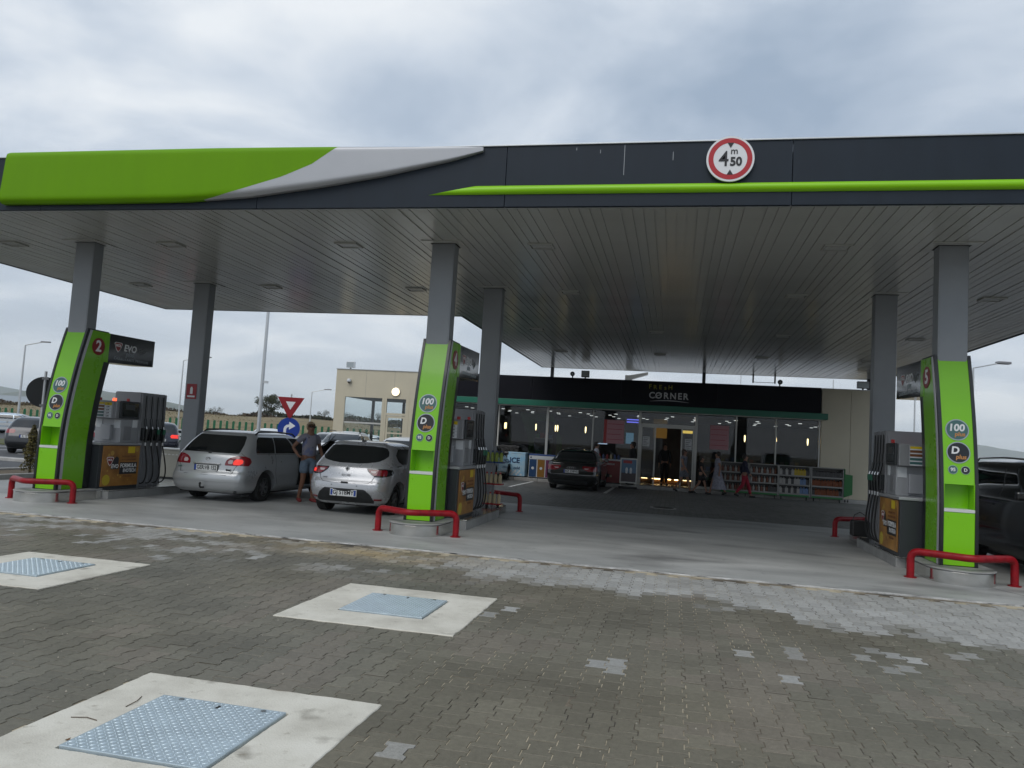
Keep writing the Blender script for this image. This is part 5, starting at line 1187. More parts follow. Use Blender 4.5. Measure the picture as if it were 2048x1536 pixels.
c.both('door_gap', M_cunder, [(.30, 1.46, 1.468), (.6, 1.32, 1.328), (1.02, 1.35, 1.358)], eps=.0015); c.both('door_gap', M_cunder, [(.30, 2.33, 2.338), (1.02, 2.30, 2.308)], eps=.0015)
c.both('door_handle', P_sil, [(.83, 1.55, 1.73), (.865, 1.54, 1.74)], eps=.025, nr=4); c.both('side_moulding', P_sil, [(.505, 1.38, 2.30), (.565, 1.38, 2.30)], eps=.014, nr=4); c.both('window_trim', M_chrome, [(1.005, .62, 3.1), (1.018, .62, 3.1)], eps=.007, nr=3)
c.rails(.80, 2.55, .62, 1.475, M_cplast, .018)
dd = MB(); dd.prism([(0, .28), (1.0, .28), (1.02, .95), (.95, 1.0), (0, 1.0)], 'x', -.03, .03); d_ = dd.build('front_door', P_sil, c.t, bevel=.015)
d_.location = (.845, 3.18, .02); d_.rotation_euler = (0, 0, R(180 + 62))
wm = MB(); wm.tube([(0, .02, 1.0), (0, .30, 1.22), (0, .62, 1.36), (0, .95, 1.37), (0, .97, 1.0)], .016, 6); wm.build('window_frame', M_cplast, d_); MB().prism([(.06, 1.0), (.96, 1.0), (.94, 1.35), (.62, 1.34), (.31, 1.2)], 'x', -.003, .003).build('window', glass_mat('door_glass', (.5, .55, .55)), d_)
MB().box(.03, .20, .10, .24, .98, 1.10).build('mirror', P_sil, d_, bevel=.03)
c.patch('windscreen', M_cglass, c.front, [(1.0, -.68, .68), (1.2, -.66, .66), (1.38, -.58, .58)])
c.front_both('headlamp', M_head, [(.62, .45, .80), (.70, .48, .83)])

# ---- silver hatchback at the middle pump
P_sil2 = car_paint('paint_silver_light', (0.48, 0.49, 0.51), 0.45, 0.28)
hat = [(.20, .20, .16, .72), (.28, .10, .05, .80), (.38, .04, .01, .84), (.50, 0, 0, .862), (.60, .01, .04, .868), (.70, .06, .12, .868), (.82, .10, .45, .862), (.92, .14, .85, .845), (1.00, .20, 1.10, .81),
       (1.14, .34, 1.38, .745), (1.28, .47, 1.68, .68), (1.36, .55, 1.90, .62), (1.41, .68, 2.1, .53), (1.435, .95, 2.3, .38), (1.445, 1.25, 2.5, .2)]
c = Car('hatchback_car', 'silver hatchback refuelling left of the middle green totem', (-2.10, 1.72, 0), 0, 4.06, hat, P_sil2, (0.74, 3.32), .31, .205, crown=.10, rr=.30)
c.patch('rear_window', M_cglass, c.rear, [(1.0, -.22, .22), (1.015, -.40, .40), (1.05, -.58, .58), (1.10, -.66, .66), (1.16, -.69, .69), (1.24, -.66, .66), (1.31, -.60, .60), (1.335, -.50, .50), (1.345, -.32, .32)], nr=26, nc=28)
c.rear_both('tail_lamp', M_cglass, [(.76, .62, .74), (.78, .55, .83), (.86, .44, .845), (.90, .415, .84), (.915, .43, .80)]); c.rear_both('tail_lens', M_tail, [(.785, .58, .80), (.86, .47, .80), (.895, .44, .78)], eps=.009)
c.patch('lit_lamp', M_tailon, c.rear, [(.80, -.77, -.71), (.86, -.77, -.70)], eps=.013); c.rear_both('lamp_clear', M_clear, [(.83, .52, .60), (.87, .50, .62)], eps=.013)
for sg in (-1, 1): c.patch('tail_lamp_side', M_cglass, c.side(sg), [(.80, .26, .40), (.86, .26, .46), (.90, .28, .42)])
c.patch('lower_valance', M_cplast, c.rear, [(.26, -.60, .60), (.30, -.62, .62), (.42, -.56, .56), (.50, -.46, .46), (.515, -.42, .42)], eps=.010, nr=16, nc=24)
c.rear_both('reflector', M_tail, [(.315, .62, .74), (.34, .62, .75)], eps=.012, nr=4)
c.line('panel_gap', c.rear, [(-.56, .68), (-.50, .632), (-.3, .618), (0, .615), (.3, .618), (.50, .632), (.56, .68), (.60, .77)], .0045); c.line('panel_gap', c.rear, [(-.56, .68), (-.60, .77)], .0045); c.line('bumper_gap', c.rear, [(-.80, .66), (-.70, .645), (-.56, .64)], .004); c.line('bumper_gap', c.rear, [(.80, .66), (.70, .645), (.56, .64)], .004)
c.plate(.435, 'GJ 518MY', .52, .11, False, blue2=True)
y_ = c.rear(0, .90).y
MB().prism([(0, .955), (-.045, .895), (0, .835), (.045, .895)], 'y', y_ - .022, y_ - .002).build('rhombus_badge', M_chrome, c.t, bevel=.004); MB().prism([(0, .925), (-.018, .895), (0, .865), (.018, .895)], 'y', y_ - .024, y_ - .0225).build('badge_core', M_cplast, c.t)
text('C L I O', .058, M_dgrey, c.t, (0, c.rear(0, .76).y - .006, .765), '-y', 'badge_text', fat=.002); text('energy', .035, M_dgrey, c.t, (-.44, c.rear(-.42, .715).y - .012, .715), '-y', 'badge_text', fat=.001)
MB().box(-.07, .07, c.rear(0, .62).y - .012, c.rear(0, .62).y + .01, .615, .645).build('hatch_handle', M_cplast, c.t)
for q in (-.26, .26): disc('parking_sensor', M_dgrey, c.t, (q, c.rear(q, .575).y - .001, .575), .014, '-y', .004, 14)
c.both('rear_door_window', M_cglass, [(1.0, .95, 1.62), (1.06, .82, 1.64), (1.18, .80, 1.66), (1.30, 1.02, 1.66)]); c.both('front_door_window', M_cglass, [(1.0, 1.68, 2.72), (1.15, 1.70, 2.48), (1.31, 1.70, 2.18)]); c.both('door_gap', M_cunder, [(.32, 1.62, 1.628), (1.0, 1.66, 1.668)], eps=.0015); c.both('sill_trim', M_cplast, [(.27, 1.16, 2.9), (.36, 1.16, 2.9)], eps=.01, nr=4)
c.both('window_trim', M_chrome, [(.955, .62, .80), (.975, .66, 1.0)], eps=.008, nr=3); c.both('door_handle', P_sil2, [(.86, 1.78, 1.96), (.89, 1.77, 1.97)], eps=.022, nr=4); c.mirrors(2.62, 1.0, .80)
MB().tube([(0, .86, 1.425), (0, .80, 1.46), (0, .52, 1.66)], .006, 6).build('antenna', M_cplast, c.t); MB().box(-.035, .035, .80, .90, 1.42, 1.45).build('antenna_base', M_cplast, c.t, bevel=.01)
c.patch('spoiler', P_sil2, c.rear, [(1.352, -.56, .56), (1.385, -.54, .54)], eps=.035, nr=4, nc=22, depth=.05); c.patch('windscreen', M_cglass, c.front, [(.98, -.66, .66), (1.2, -.62, .62), (1.34, -.54, .54)])

# ---- black saloon by the shop
P_blk = car_paint('paint_black', (0.006, 0.0065, 0.007), 0.1, 0.22)
sed = [(.18, .18, .18, .80), (.27, .06, .06, .88), (.40, .01, .01, .915), (.55, 0, 0, .93), (.68, .03, .06, .93), (.80, .05, .35, .92), (.90, .08, .90, .905), (.965, .10, 1.25, .885), (.995, .20, 1.35, .87), (1.015, .55, 1.42, .85), (1.05, .68, 1.50, .82),
       (1.20, 1.00, 1.80, .745), (1.34, 1.35, 2.12, .67), (1.41, 1.62, 2.35, .60), (1.445, 1.95, 2.6, .48), (1.46, 2.3, 2.75, .25)]
def saloon(label, loc, rz, paint, plate, on):
    c = Car('saloon_car', label, loc, rz, 4.93, sed, paint, (1.10, 4.0), .335, .225, crown=.09)
    c.patch('rear_window', M_cglass, c.rear, [(1.06, -.66, .66), (1.20, -.64, .64), (1.36, -.56, .56), (1.40, -.50, .50)], nr=14, nc=20)
    c.rear_both('tail_lamp', M_tail, [(.70, .62, .88), (.76, .45, .90), (.82, .40, .90), (.87, .42, .89)]); [c.patch('tail_lamp_side', M_tail, c.side(sg), [(.72, .12, .36), (.80, .13, .42), (.86, .15, .38)]) for sg in (-1, 1)]
    c.rear_both('lamp_clear', M_clear, [(.77, .50, .60), (.80, .48, .66)], eps=.008)
    c.plate(.675, plate); c.line('panel_gap', c.rear, [(-.62, .57), (0, .55), (.62, .57)]); c.patch('diffuser', M_cplast, c.rear, [(.22, -.6, .6), (.36, -.66, .66)], eps=.008, nr=6)
    for k in range(4): MB().tube([(-.105 + .07 * k + .045 * math.cos(a), c.rear(0, .80).y - .008, .80 + .045 * math.sin(a)) for a in np.linspace(0, 2 * math.pi, 17)], .005, 5).build('badge_ring', M_chrome, c.t)
    c.both('rear_door_window', M_cglass, [(1.03, 1.30, 2.22), (1.10, 1.42, 2.2), (1.34, 1.80, 2.14)]); c.both('front_door_window', M_cglass, [(1.03, 2.28, 3.25), (1.15, 2.27, 3.02), (1.35, 2.2, 2.62)]); c.both('window_trim', M_chrome, [(1.012, 1.05, 3.3), (1.024, 1.05, 3.3)], eps=.007, nr=3)
    c.both('door_handle', paint, [(.86, 1.55, 1.76), (.89, 1.54, 1.77)], eps=.02, nr=4); c.mirrors(3.1, 1.05, .88); c.patch('windscreen', M_cglass, c.front, [(1.05, -.72, .72), (1.2, -.68, .68), (1.40, -.54, .54)]); c.front_both('headlamp', M_head, [(.64, .5, .88), (.72, .52, .9)])
    return c
saloon('black saloon car parked nose-in before the shop window', (0.60, 14.55, 0), 0, P_blk, 'HZ 358VU', True)

# ---- generic upright body for the hatchbacks and off-roaders around
def suv_prof(H, b=1.02): return [(.24, .16, .14, .80), (.34, .05, .04, .89), (.50, 0, 0, .92), (.66, .01, .04, .93), (.80, .05, .16, .925), (.95, .08, .60, .91), (b + .02, .12, 1.15, .88), (b + .08, .17, 1.30, .855), (b + .25, .34, 1.62, .79), (H - .18, .46, 1.90, .73), (H - .08, .55, 2.15, .66), (H - .03, .80, 2.4, .52), (H, 1.3, 2.7, .25)]
def hat_prof(H): return [(.2, .18, .16, .74), (.3, .07, .04, .83), (.46, 0, 0, .865), (.62, .01, .06, .87), (.80, .07, .45, .865), (.93, .12, 1.0, .84), (1.0, .17, 1.15, .815), (H - .28, .36, 1.5, .745), (H - .13, .52, 1.8, .66), (H - .05, .70, 2.1, .55), (H, 1.2, 2.5, .25)]
def boxcar(name, label, loc, rz, L, prof, paint, wr, plate='', rails=False, lit=False, hi=False):
    c = Car(name, label, loc, rz, L, prof, paint, (.22 * L - .08, .80 * L), wr, .22, hi=hi)
    H = prof[-1][0]; zb = prof[6][0] + .05
    c.patch('rear_window', M_cglass, c.rear, [(zb, -.66, .66), (zb + .12, -.68, .68), (H - .20, -.60, .60), (H - .14, -.55, .55)], nr=10, nc=18)
    c.rear_both('tail_lamp', M_tailon if lit else M_tail, [(zb - .26, .52, .84), (zb - .18, .46, .86), (zb - .10, .52, .85)]); [c.patch('tail_lamp_side', M_tail, c.side(sg), [(zb - .25, .20, .34), (zb - .11, .24, .36)], nr=5, nc=5) for sg in (-1, 1)]
    c.plate(zb - .36, plate or 'B 86 KLM'); c.patch('bumper_low', M_cplast, c.rear, [(prof[0][0] + .06, -.7, .7), (prof[1][0] + .1, -.72, .72)], eps=.01, nr=4, nc=14)
    c.both('rear_door_window', M_cglass, [(zb, .75, .46 * L), (zb + .12, .78, .46 * L), (H - .17, 1.0, .45 * L)]); c.both('front_door_window', M_cglass, [(zb, .475 * L, .69 * L), (zb + .12, .475 * L, .65 * L), (H - .17, .465 * L, .55 * L)])
    c.patch('windscreen', M_cglass, c.front, [(zb + .0, -.70, .70), (zb + .15, -.68, .68), (H - .12, -.56, .56)], nr=10, nc=16); c.front_both('headlamp', M_head, [(.62, .48, .82), (.68, .46, .85), (.76, .52, .84)])
    c.patch('grille', M_cplast, c.front, [(.50, -.42, .42), (.72, -.46, .46)], eps=.006, nr=5); c.plate(.46, plate or 'B 86 KLM', front=True); c.mirrors(.66 * L, zb + .04, prof[5][3] - .06); c.both('door_handle', paint, [(zb - .16, .40 * L, .44 * L), (zb - .13, .40 * L, .44 * L)], eps=.02, nr=3, nc=4)
    if rails: c.rails(.75, .62 * L, .66, H - .01, M_chrome if rails == 'chrome' else M_cplast)
    return c
P_dk = car_paint('paint_graphite', (0.035, 0.038, 0.043), .35, .3); P_wh = car_paint('paint_white', (0.62, 0.64, 0.66), 0, .3); P_nv = car_paint('paint_navy', (0.012, 0.016, 0.03), .3, .25); P_lb = car_paint('paint_ice_blue', (0.42, 0.50, 0.58), .3, .3); P_gr = car_paint('paint_grey', (0.22, 0.23, 0.24), .4, .3)
boxcar('off_roader', 'large black off-roader cut by the right picture edge beside the right totem', (10.22, 4.35, 0), R(180), 4.9, suv_prof(1.82, 1.12), P_blk, .37, rails='chrome', hi=True)
boxcar('hatchback_car', 'black hatchback parked by the shop, half hidden behind the middle pump', (-3.42, 15.6, 0), 0, 4.2, hat_prof(1.48), P_blk, .31, hi=True)
boxcar('hatchback_car', 'dark grey hatchback on the road behind the round sign, far left', (-20.6, 13.2, -.03), R(29), 4.25, hat_prof(1.47), P_dk, .32, 'IL 12 ABC')
boxcar('off_roader', 'dark off-roader with wide tail seen behind the left pump', (-17.7, 14.1, -.03), R(38.5), 4.7, suv_prof(1.68), P_dk, .36, 'B 19 DXR')
boxcar('hatchback_car', 'navy car seen right of the left dispenser, tail lamp red', (-19.85, 20.1, -.03), R(36), 4.5, hat_prof(1.55), P_nv, .33, lit=True)
boxcar('hatchback_car', 'pale blue car at the left picture edge behind the grass strip', (-44.8, 34.2, -.03), R(-64), 4.4, hat_prof(1.5), P_lb, .32)
boxcar('hatchback_car', 'white car behind the roof of the silver estate', (-18.2, 26.6, -.03), R(18), 4.4, hat_prof(1.52), P_wh, .32)
boxcar('off_roader', 'white off-roader with roof rails facing the camera, right of the woman', (-9.45, 19.0, 0.0), R(192), 4.2, suv_prof(1.60), P_wh, .34, 'B 53 WTR', rails='black')
boxcar('hatchback_car', 'pale car behind the silver hatchback, before the beige annex', (-4.95, 12.0, .0), R(2), 4.2, hat_prof(1.53), P_wh, .31)
boxcar('hatchback_car', 'light grey car behind the blue arrow sign', (-16.4, 31.0, -.03), R(205), 4.3, hat_prof(1.5), P_gr, .31)
boxcar('hatchback_car', 'white car beyond the beige annex door, roof just showing', (-14.0, 34.5, -.03), R(100), 4.3, hat_prof(1.5), P_wh, .31)
# ================================================================ people
M_skin = mat('skin', (0.30, 0.155, 0.10), 0.55, 0, .15, 9); M_skin2 = mat('skin_tanned', (0.20, 0.095, 0.055), 0.55, 0, .15, 9)
M_eye = mat('eye_dark', (0.02, 0.015, 0.012), .3); M_lip = mat('lips', (0.22, 0.07, 0.06), .5)
def skin_mesh(name, chains, levels=2):
    """chains: list of (points, radii, links) -> evaluated Skin + Subdivision mesh"""
    V, E_, Rr = [], [], []
    for pts, rad, edges in chains:
        k = len(V); V += pts; Rr += rad; E_ += [(a + k, b + k) for a, b in edges]
    me = bpy.data.meshes.new(name); me.from_pydata([tuple(v) for v in V], E_, []); o = bpy.data.objects.new(name, me)
    md = o.modifiers.new('skin', 'SKIN'); md.use_smooth_shade = True
    for i, r in enumerate(Rr): me.skin_vertices[0].data[i].radius = r if isinstance(r, tuple) else (r, r)
    k = 0
    for pts, rad, edges in chains:
        me.skin_vertices[0].data[k].use_root = True; k += len(pts)
    ss = o.modifiers.new('sub', 'SUBSURF'); ss.levels = levels; ss.render_levels = levels
    m2 = evaluate([o], o); m2.shade_smooth(); m2.materials.clear()
    return m2
def person(label, loc, rz, h=1.70, pose=None, skin=None, hair=((.12, .09, .06), 'short'), top=None, bottom=None, kind='trousers', shoes=(.02, .02, .02), sleeve=0.55, fat=1.0, group='people at the filling station'):
    t = thing('person', label, 'person', loc, rz, group); k = h / 1.70; sk = skin or M_skin
    J = dict(pelvis=(0, 0, .93), waist=(0, 0, 1.07), chest=(0, -.01, 1.27), nb=(0, 0, 1.43), neck=(0, -.012, 1.485), head=(0, -.025, 1.575), crown=(0, -.015, 1.655))
    for s, n in ((1, 'l'), (-1, 'r')):
        J.update({'sh' + n: (s * .165, 0, 1.395), 'el' + n: (s * .225, .03, 1.12), 'wr' + n: (s * .235, -.05, .87), 'pa' + n: (s * .235, -.075, .80), 'hip' + n: (s * .088, 0, .89), 'kn' + n: (s * .098, -.02, .49), 'an' + n: (s * .10, .02, .085), 'to' + n: (s * .11, -.14, .032)})
    J.update(pose or {})
    P = {a: Vector(b) * k for a, b in J.items()}
    order = ['pelvis', 'waist', 'chest', 'nb', 'neck', 'head', 'crown', 'shl', 'ell', 'wrl', 'pal', 'shr', 'elr', 'wrr', 'par', 'hipl', 'knl', 'anl', 'tol', 'hipr', 'knr', 'anr', 'tor']
    ed = [('pelvis', 'waist'), ('waist', 'chest'), ('chest', 'nb'), ('nb', 'neck'), ('neck', 'head'), ('head', 'crown')]
    for n in 'lr': ed += [('nb', 'sh' + n), ('sh' + n, 'el' + n), ('el' + n, 'wr' + n), ('wr' + n, 'pa' + n), ('pelvis', 'hip' + n), ('hip' + n, 'kn' + n), ('kn' + n, 'an' + n), ('an' + n, 'to' + n)]
    rad = dict(pelvis=(.135, .10), waist=(.12, .09), chest=(.135, .10), nb=(.085, .06), neck=.052, head=(.078, .098), crown=(.06, .075))
    for n in 'lr': rad.update({'sh' + n: .058, 'el' + n: .042, 'wr' + n: .028, 'pa' + n: (.036, .02), 'hip' + n: .085, 'kn' + n: .058, 'an' + n: .038, 'to' + n: .03})
    sc = lambda r, f=1.0: tuple(q * k * f for q in r) if isinstance(r, tuple) else r * k * f
    idx = {n: i for i, n in enumerate(order)}
    chains = [([P[n] for n in order], [sc(rad[n], fat if n in ('pelvis', 'waist', 'chest', 'hipl', 'hipr') else 1) for n in order], [(idx[a], idx[b]) for a, b in ed])]
    for n, s in (('l', 1), ('r', -1)):      # five fingers of unequal length per hand
        pa, wr = P['pa' + n], P['wr' + n]; d = (pa - wr).normalized(); sd = d.cross(Vector((0, 0, 1)) if abs(d.z) < .9 else Vector((1, 0, 0))).normalized(); nn = d.cross(sd)
        for q, (off, ln) in enumerate(((-.027, .062), (-.010, .074), (.009, .070), (.026, .054))):
            b = pa + sd * off * k + d * .012 * k
            chains.append(([b, b + d * ln * .5 * k + nn * .004, b + d * ln * k + nn * .022 * k], [.0092 * k, .0088 * k, .007 * k], [(0, 1), (1, 2)]))
        b = wr + d * .03 * k; th = (d * .6 - sd * .8).normalized()
        chains.append(([b, b + th * .035 * k, b + th * .04 * k + d * .03 * k], [.012 * k, .0105 * k, .0085 * k], [(0, 1), (1, 2)]))
    link('body', skin_mesh('body', chains), sk, t)
    hd = P['head']; cr = P['crown']
    # nose, eyes, mouth, ears, hair
    fw = Vector((0, -1, 0)); f0 = (hd + cr) * .5
    fc = MB().tube([f0 + fw * .070 * k + Vector((0, 0, .012 * k)), f0 + fw * .098 * k + Vector((0, 0, -.022 * k)), f0 + fw * .085 * k + Vector((0, 0, -.034 * k))], .012 * k, 7, radii=[.008 * k, .014 * k, .010 * k]).build('nose', sk, t, smooth=True)
    for s in (-1, 1):
        e_ = f0 + Vector((s * .031 * k, -.078 * k, .004 * k)); MB().tube([e_, e_ + fw * .008 * k], .011 * k, 8).build('eye', M_eye, t)
        a = f0 + Vector((s * .078 * k, .005 * k, -.015 * k)); MB().tube([a - Vector((0, 0, .03 * k)), a, a + Vector((0, 0, .028 * k))], .012 * k, 6).build('ear', sk, t, smooth=True)
    mo = f0 + Vector((0, -.080 * k, -.062 * k)); MB().tube([mo - Vector((.022 * k, 0, 0)), mo + fw * .006 * k, mo + Vector((.022 * k, 0, 0))], .006 * k, 6).build('mouth', M_lip, t)
    hc, style = hair; mh_ = mat('hair_%d' % (int(hc[0] * 1000)), hc, .6, 0, .35, 30)
    bm = bmesh.new(); bmesh.ops.create_icosphere(bm, subdivisions=3, radius=1.0)
    for v in list(bm.verts):
        n_ = v.co.copy(); low = -.35 if style == 'short' else -.6
        jit = 1 + .06 * math.sin(n_.x * 17 + n_.z * 9) * math.cos(n_.y * 13 + n_.z * 7)
        v.co = Vector((n_.x * .096 * jit, n_.y * .112 * jit + .012, n_.z * .108 * jit)) * k + f0 + Vector((0, .012 * k, .012 * k))
        if style == 'long' and n_.y > -.1 and n_.z < -.1: v.co.z -= .20 * k * (-n_.z)
    dele = [f for f in bm.faces if (lambda c: c.y < -.02 * k and c.z < .062 * k)(f.calc_center_median() - f0) or (f.calc_center_median() - f0).z < (-.075 * k if style == 'short' else -.4 * k)]
    bmesh.ops.delete(bm, geom=dele, context='FACES'); me = bpy.data.meshes.new('hair'); bm.to_mesh(me); bm.free(); ho = link('hair', me, mh_, t, True); so = ho.modifiers.new('s', 'SOLIDIFY'); so.thickness = .012 * k
    # clothes
    def ip(a, b, w): return P[a] * (1 - w) + P[b] * w
    if top is not None:
        pts = [P['pelvis'] + Vector((0, 0, .01 * k)), P['waist'], P['chest'], P['nb'] - Vector((0, 0, .01 * k)), P['shl'], ip('shl', 'ell', sleeve), P['shr'], ip('shr', 'elr', sleeve)]
        r = [sc((.158, .122), fat), sc((.148, .116), fat), sc((.160, .124), fat), sc((.10, .08)), sc(.074), sc(.066), sc(.074), sc(.066)]
        ed2 = [(0, 1), (1, 2), (2, 3), (3, 4), (4, 5), (3, 6), (6, 7)]
        if sleeve > .9:
            pts += [ip('ell', 'wrl', .9), ip('elr', 'wrr', .9)]; r += [sc(.042), sc(.042)]; ed2 += [(5, 8), (7, 9)]
        link('shirt', skin_mesh('shirt', [(pts, r, ed2)]), top, t)
    if kind in ('trousers', 'shorts'):
        pts = [P['pelvis'] + Vector((0, 0, .09 * k)), P['pelvis'], P['hipl'], P['hipr']]; r = [sc((.142, .108), fat), sc((.155, .118), fat), sc(.104, fat), sc(.104, fat)]; ed2 = [(0, 1), (1, 2), (1, 3)]
        if kind == 'shorts':
            pts += [ip('hipl', 'knl', .78), ip('hipr', 'knr', .78)]; r += [sc(.088, fat)] * 2; ed2 += [(2, 4), (3, 5)]
        else:
            pts += [P['knl'], P['knr'], ip('knl', 'anl', .93), ip('knr', 'anr', .93)]; r += [sc(.075), sc(.075), sc(.058), sc(.058)]; ed2 += [(2, 4), (3, 5), (4, 6), (5, 7)]
        link(kind, skin_mesh(kind, [(pts, r, ed2)]), bottom, t)
    elif kind == 'skirt':
        m = MB(); rows = []
        for w in np.linspace(0, 1, 10):
            z = (1.06 - .82 * w) * k; row = []
            for a in np.linspace(0, 2 * math.pi, 33)[:-1]:
                f = 1 + .10 * w * math.sin(a * 7); rx_, ry_ = (.145 + .15 * w) * f * k, (.115 + .20 * w) * f * k; row.append((rx_ * math.cos(a), ry_ * math.sin(a) + .05 * w * k, z))
            rows.append(row)
        m.grid(rows, close=True); m.build('skirt', bottom, t, smooth=True)
    ms = mat('shoe_%d_%d' % (int(shoes[0] * 100), int(shoes[1] * 100)), shoes, .6)
    for n in 'lr':
        a, b = P['an' + n], P['to' + n]; d = (b - a); d.z = 0; d = d.normalized()
        MB().tube([a - d * .05 * k + Vector((0, 0, -.045 * k)), a + d * .03 * k + Vector((0, 0, -.040 * k)), b + Vector((0, 0, .0)), b + d * .05 * k + Vector((0, 0, -.006 * k))], .045 * k, 10, radii=[.036 * k, .046 * k, .040 * k, .022 * k]).build('shoe', ms, t, smooth=True)
    return t, P, k, f0
# woman beside the silver estate
def tee_mat():
    m = bpy.data.materials.new('patterned_tee'); m.use_nodes = True; tt = m.node_tree; b = tt.nodes['Principled BSDF']; tcn = N(tt, 'ShaderNodeTexCoord')
    v = N(tt, 'ShaderNodeTexVoronoi'); v.inputs['Scale'].default_value = 9; tt.links.new(tcn.outputs['Object'], v.inputs['Vector'])
    n = N(tt, 'ShaderNodeTexNoise'); n.inputs['Scale'].default_value = 6; tt.links.new(tcn.outputs['Object'], n.inputs['Vector'])
    r = N(tt, 'ShaderNodeValToRGB'); e_ = r.color_ramp.elements; e_[0].position = .10; e_[0].color = (.06, .06, .10, 1); e_[1].position = .16; e_[1].color = (.21, .20, .24, 1)
    tt.links.new(v.outputs['Distance'], r.inputs[0]); mx = N(tt, 'ShaderNodeMix', data_type='RGBA'); mr = N(tt, 'ShaderNodeMapRange'); mr.inputs[1].default_value = .52; mr.inputs[2].default_value = .6; tt.links.new(n.outputs[0], mr.inputs[0]); tt.links.new(mr.outputs[0], mx.inputs['Factor']); tt.links.new(r.outputs[0], mx.inputs['A']); mx.inputs['B'].default_value = (.13, .15, .25, 1)
    tt.links.new(mx.outputs['Result'], b.inputs['Base Color']); b.inputs['Roughness'].default_value = .9; return m
M_tee = tee_mat(); M_denim = mat('denim', (.13, .18, .24), .85, 0, .25, 14, .2)
t, P, k, f0 = person('woman in grey patterned tee and denim shorts standing between the silver cars', (-3.83, 3.62, .012), R(48), 1.73,
    dict(elr=(-.34, .08, 1.16), wrr=(-.25, -.06, .98), par=(-.19, -.09, .95), ell=(.27, .05, 1.14), wrl=(.30, -.10, .92), pal=(.31, -.15, .86), anr=(-.13, .08, .085), tor=(-.15, -.08, .032), knl=(.11, -.05, .49), anl=(.13, -.04, .085), tol=(.16, -.19, .032)),
    M_skin2, ((.36, .27, .17), 'short'), M_tee, M_denim, 'shorts', (.22, .03, .03), .55, 1.12)
MB().box(-.075 * k, .075 * k, f0.y - .092 * k, f0.y - .082 * k, f0.z - .012 * k, f0.z + .020 * k).build('sunglasses', M_eye, t, bevel=.005)
M_nav = mat('cloth_navy', (.012, .014, .035), .9); M_bk = mat('cloth_black', (.008, .008, .009), .9); M_wc = mat('cloth_white', (.55, .56, .62), .8); M_gc = mat('cloth_grey', (.16, .17, .20), .9, 0, .4, 18); M_rc = mat('cloth_red', (.28, .012, .03), .85); M_dress = mat('dress_pale', (.27, .27, .32), .9, 0, .45, 12)
walk = dict(knl=(.10, -.16, .50), anl=(.10, -.26, .09), tol=(.11, -.40, .05), knr=(-.09, .05, .50), anr=(-.09, .33, .14), tor=(-.09, .24, .05), ell=(.21, .14, 1.14), wrl=(.21, .10, .90), pal=(.21, .09, .83), elr=(-.22, -.08, 1.13), wrr=(-.21, -.22, .93), par=(-.21, -.27, .88))
person('man in a white shirt standing by the red freezer behind the black saloon', (1.02, 18.85, 0), R(100), 1.75, None, None, ((.02, .015, .012), 'short'), M_wc, M_bk, 'trousers', sleeve=.6)
person('person in black standing between the red freezer and the shop door', (2.42, 19.66, .116), R(-70), 1.72, None, None, ((.02, .015, .012), 'short'), M_bk, M_bk, 'trousers', sleeve=1.0)
person('dark-clothed person standing in the open shop doorway', (3.72, 20.55, .14), R(8), 1.72, None, None, ((.03, .02, .015), 'short'), M_bk, M_bk, 'trousers', sleeve=1.0)
person('long-haired woman in grey top walking left of the shop doorway edge', (4.48, 18.75, 0), R(60), 1.66, walk, None, ((.05, .025, .015), 'long'), M_gc, M_gc, 'shorts', sleeve=.4)
person('child in black top and shorts walking beside the woman in a pale dress', (5.14, 18.5, 0), R(75), 1.42, walk, None, ((.02, .015, .01), 'short'), M_bk, M_bk, 'shorts')
person('woman in a long pale dress walking before the shelf racks', (5.75, 18.5, 0), R(-100), 1.64, walk, None, ((.02, .015, .01), 'short'), M_dress, M_dress, 'skirt')
person('person in dark top and red trousers striding past the shelf racks', (6.74, 18.35, 0), R(85), 1.60, walk, None, ((.02, .015, .01), 'short'), M_nav, M_rc, 'trousers', sleeve=1.0)
# ================================================================ surroundings on the left and far away
# planted kerb strip at the apron's left edge
M_soil = surf_mat('planter_soil', [(0.3, (0.07, 0.055, 0.035)), (0.7, (0.13, 0.10, 0.06))], 3, .95, .6, 60)
struct(MB().box(-13.2, -11.36, -10, 9.4, -.3, .05).build('planting_strip', M_soil))
for q in range(14): struct(MB().box(-11.355, -11.205, -9 + q * 1.32 + .006, -9 + (q + 1) * 1.32 - .006, -.3, .13).build('kerb_stone', M_kerb, bevel=.015))
for q in range(14): struct(MB().box(-13.35, -13.205, -9 + q * 1.32 + .006, -9 + (q + 1) * 1.32 - .006, -.3, .10).build('kerb_stone', M_kerb, bevel=.015))
struct(MB().box(-46, -13.36, 9.2, 9.6, -.3, .07).build('traffic_island_kerb', M_kerb, bevel=.02))
M_grass = surf_mat('verge_grass', [(0.3, (0.045, 0.06, 0.02)), (0.7, (0.10, 0.10, 0.04))], 2, .95, .6, 30)
struct(MB().box(-46, -24, 19, 24, -.3, .04).build('grass_verge', M_grass, bevel=.05))
def leaf_cloud(name, parent, material, n, fn, size):
    V, F = [], []
    for _ in range(n):
        p = Vector(fn()); a = Vector((random.gauss(0, 1), random.gauss(0, 1), random.gauss(0, 1))).normalized(); b = a.orthogonal().normalized(); b = Matrix.Rotation(random.uniform(0, 6.28), 3, a) @ b; s = size * random.uniform(.6, 1.3)
        k = len(V); V += [tuple(p - a * s * .5), tuple(p + b * s * .3), tuple(p + a * s * .6), tuple(p - b * s * .3)]; F += [(k, k + 1, k + 2, k + 3)]
    me = bpy.data.meshes.new(name); me.from_pydata(V, [], F); return link(name, me, material, parent)
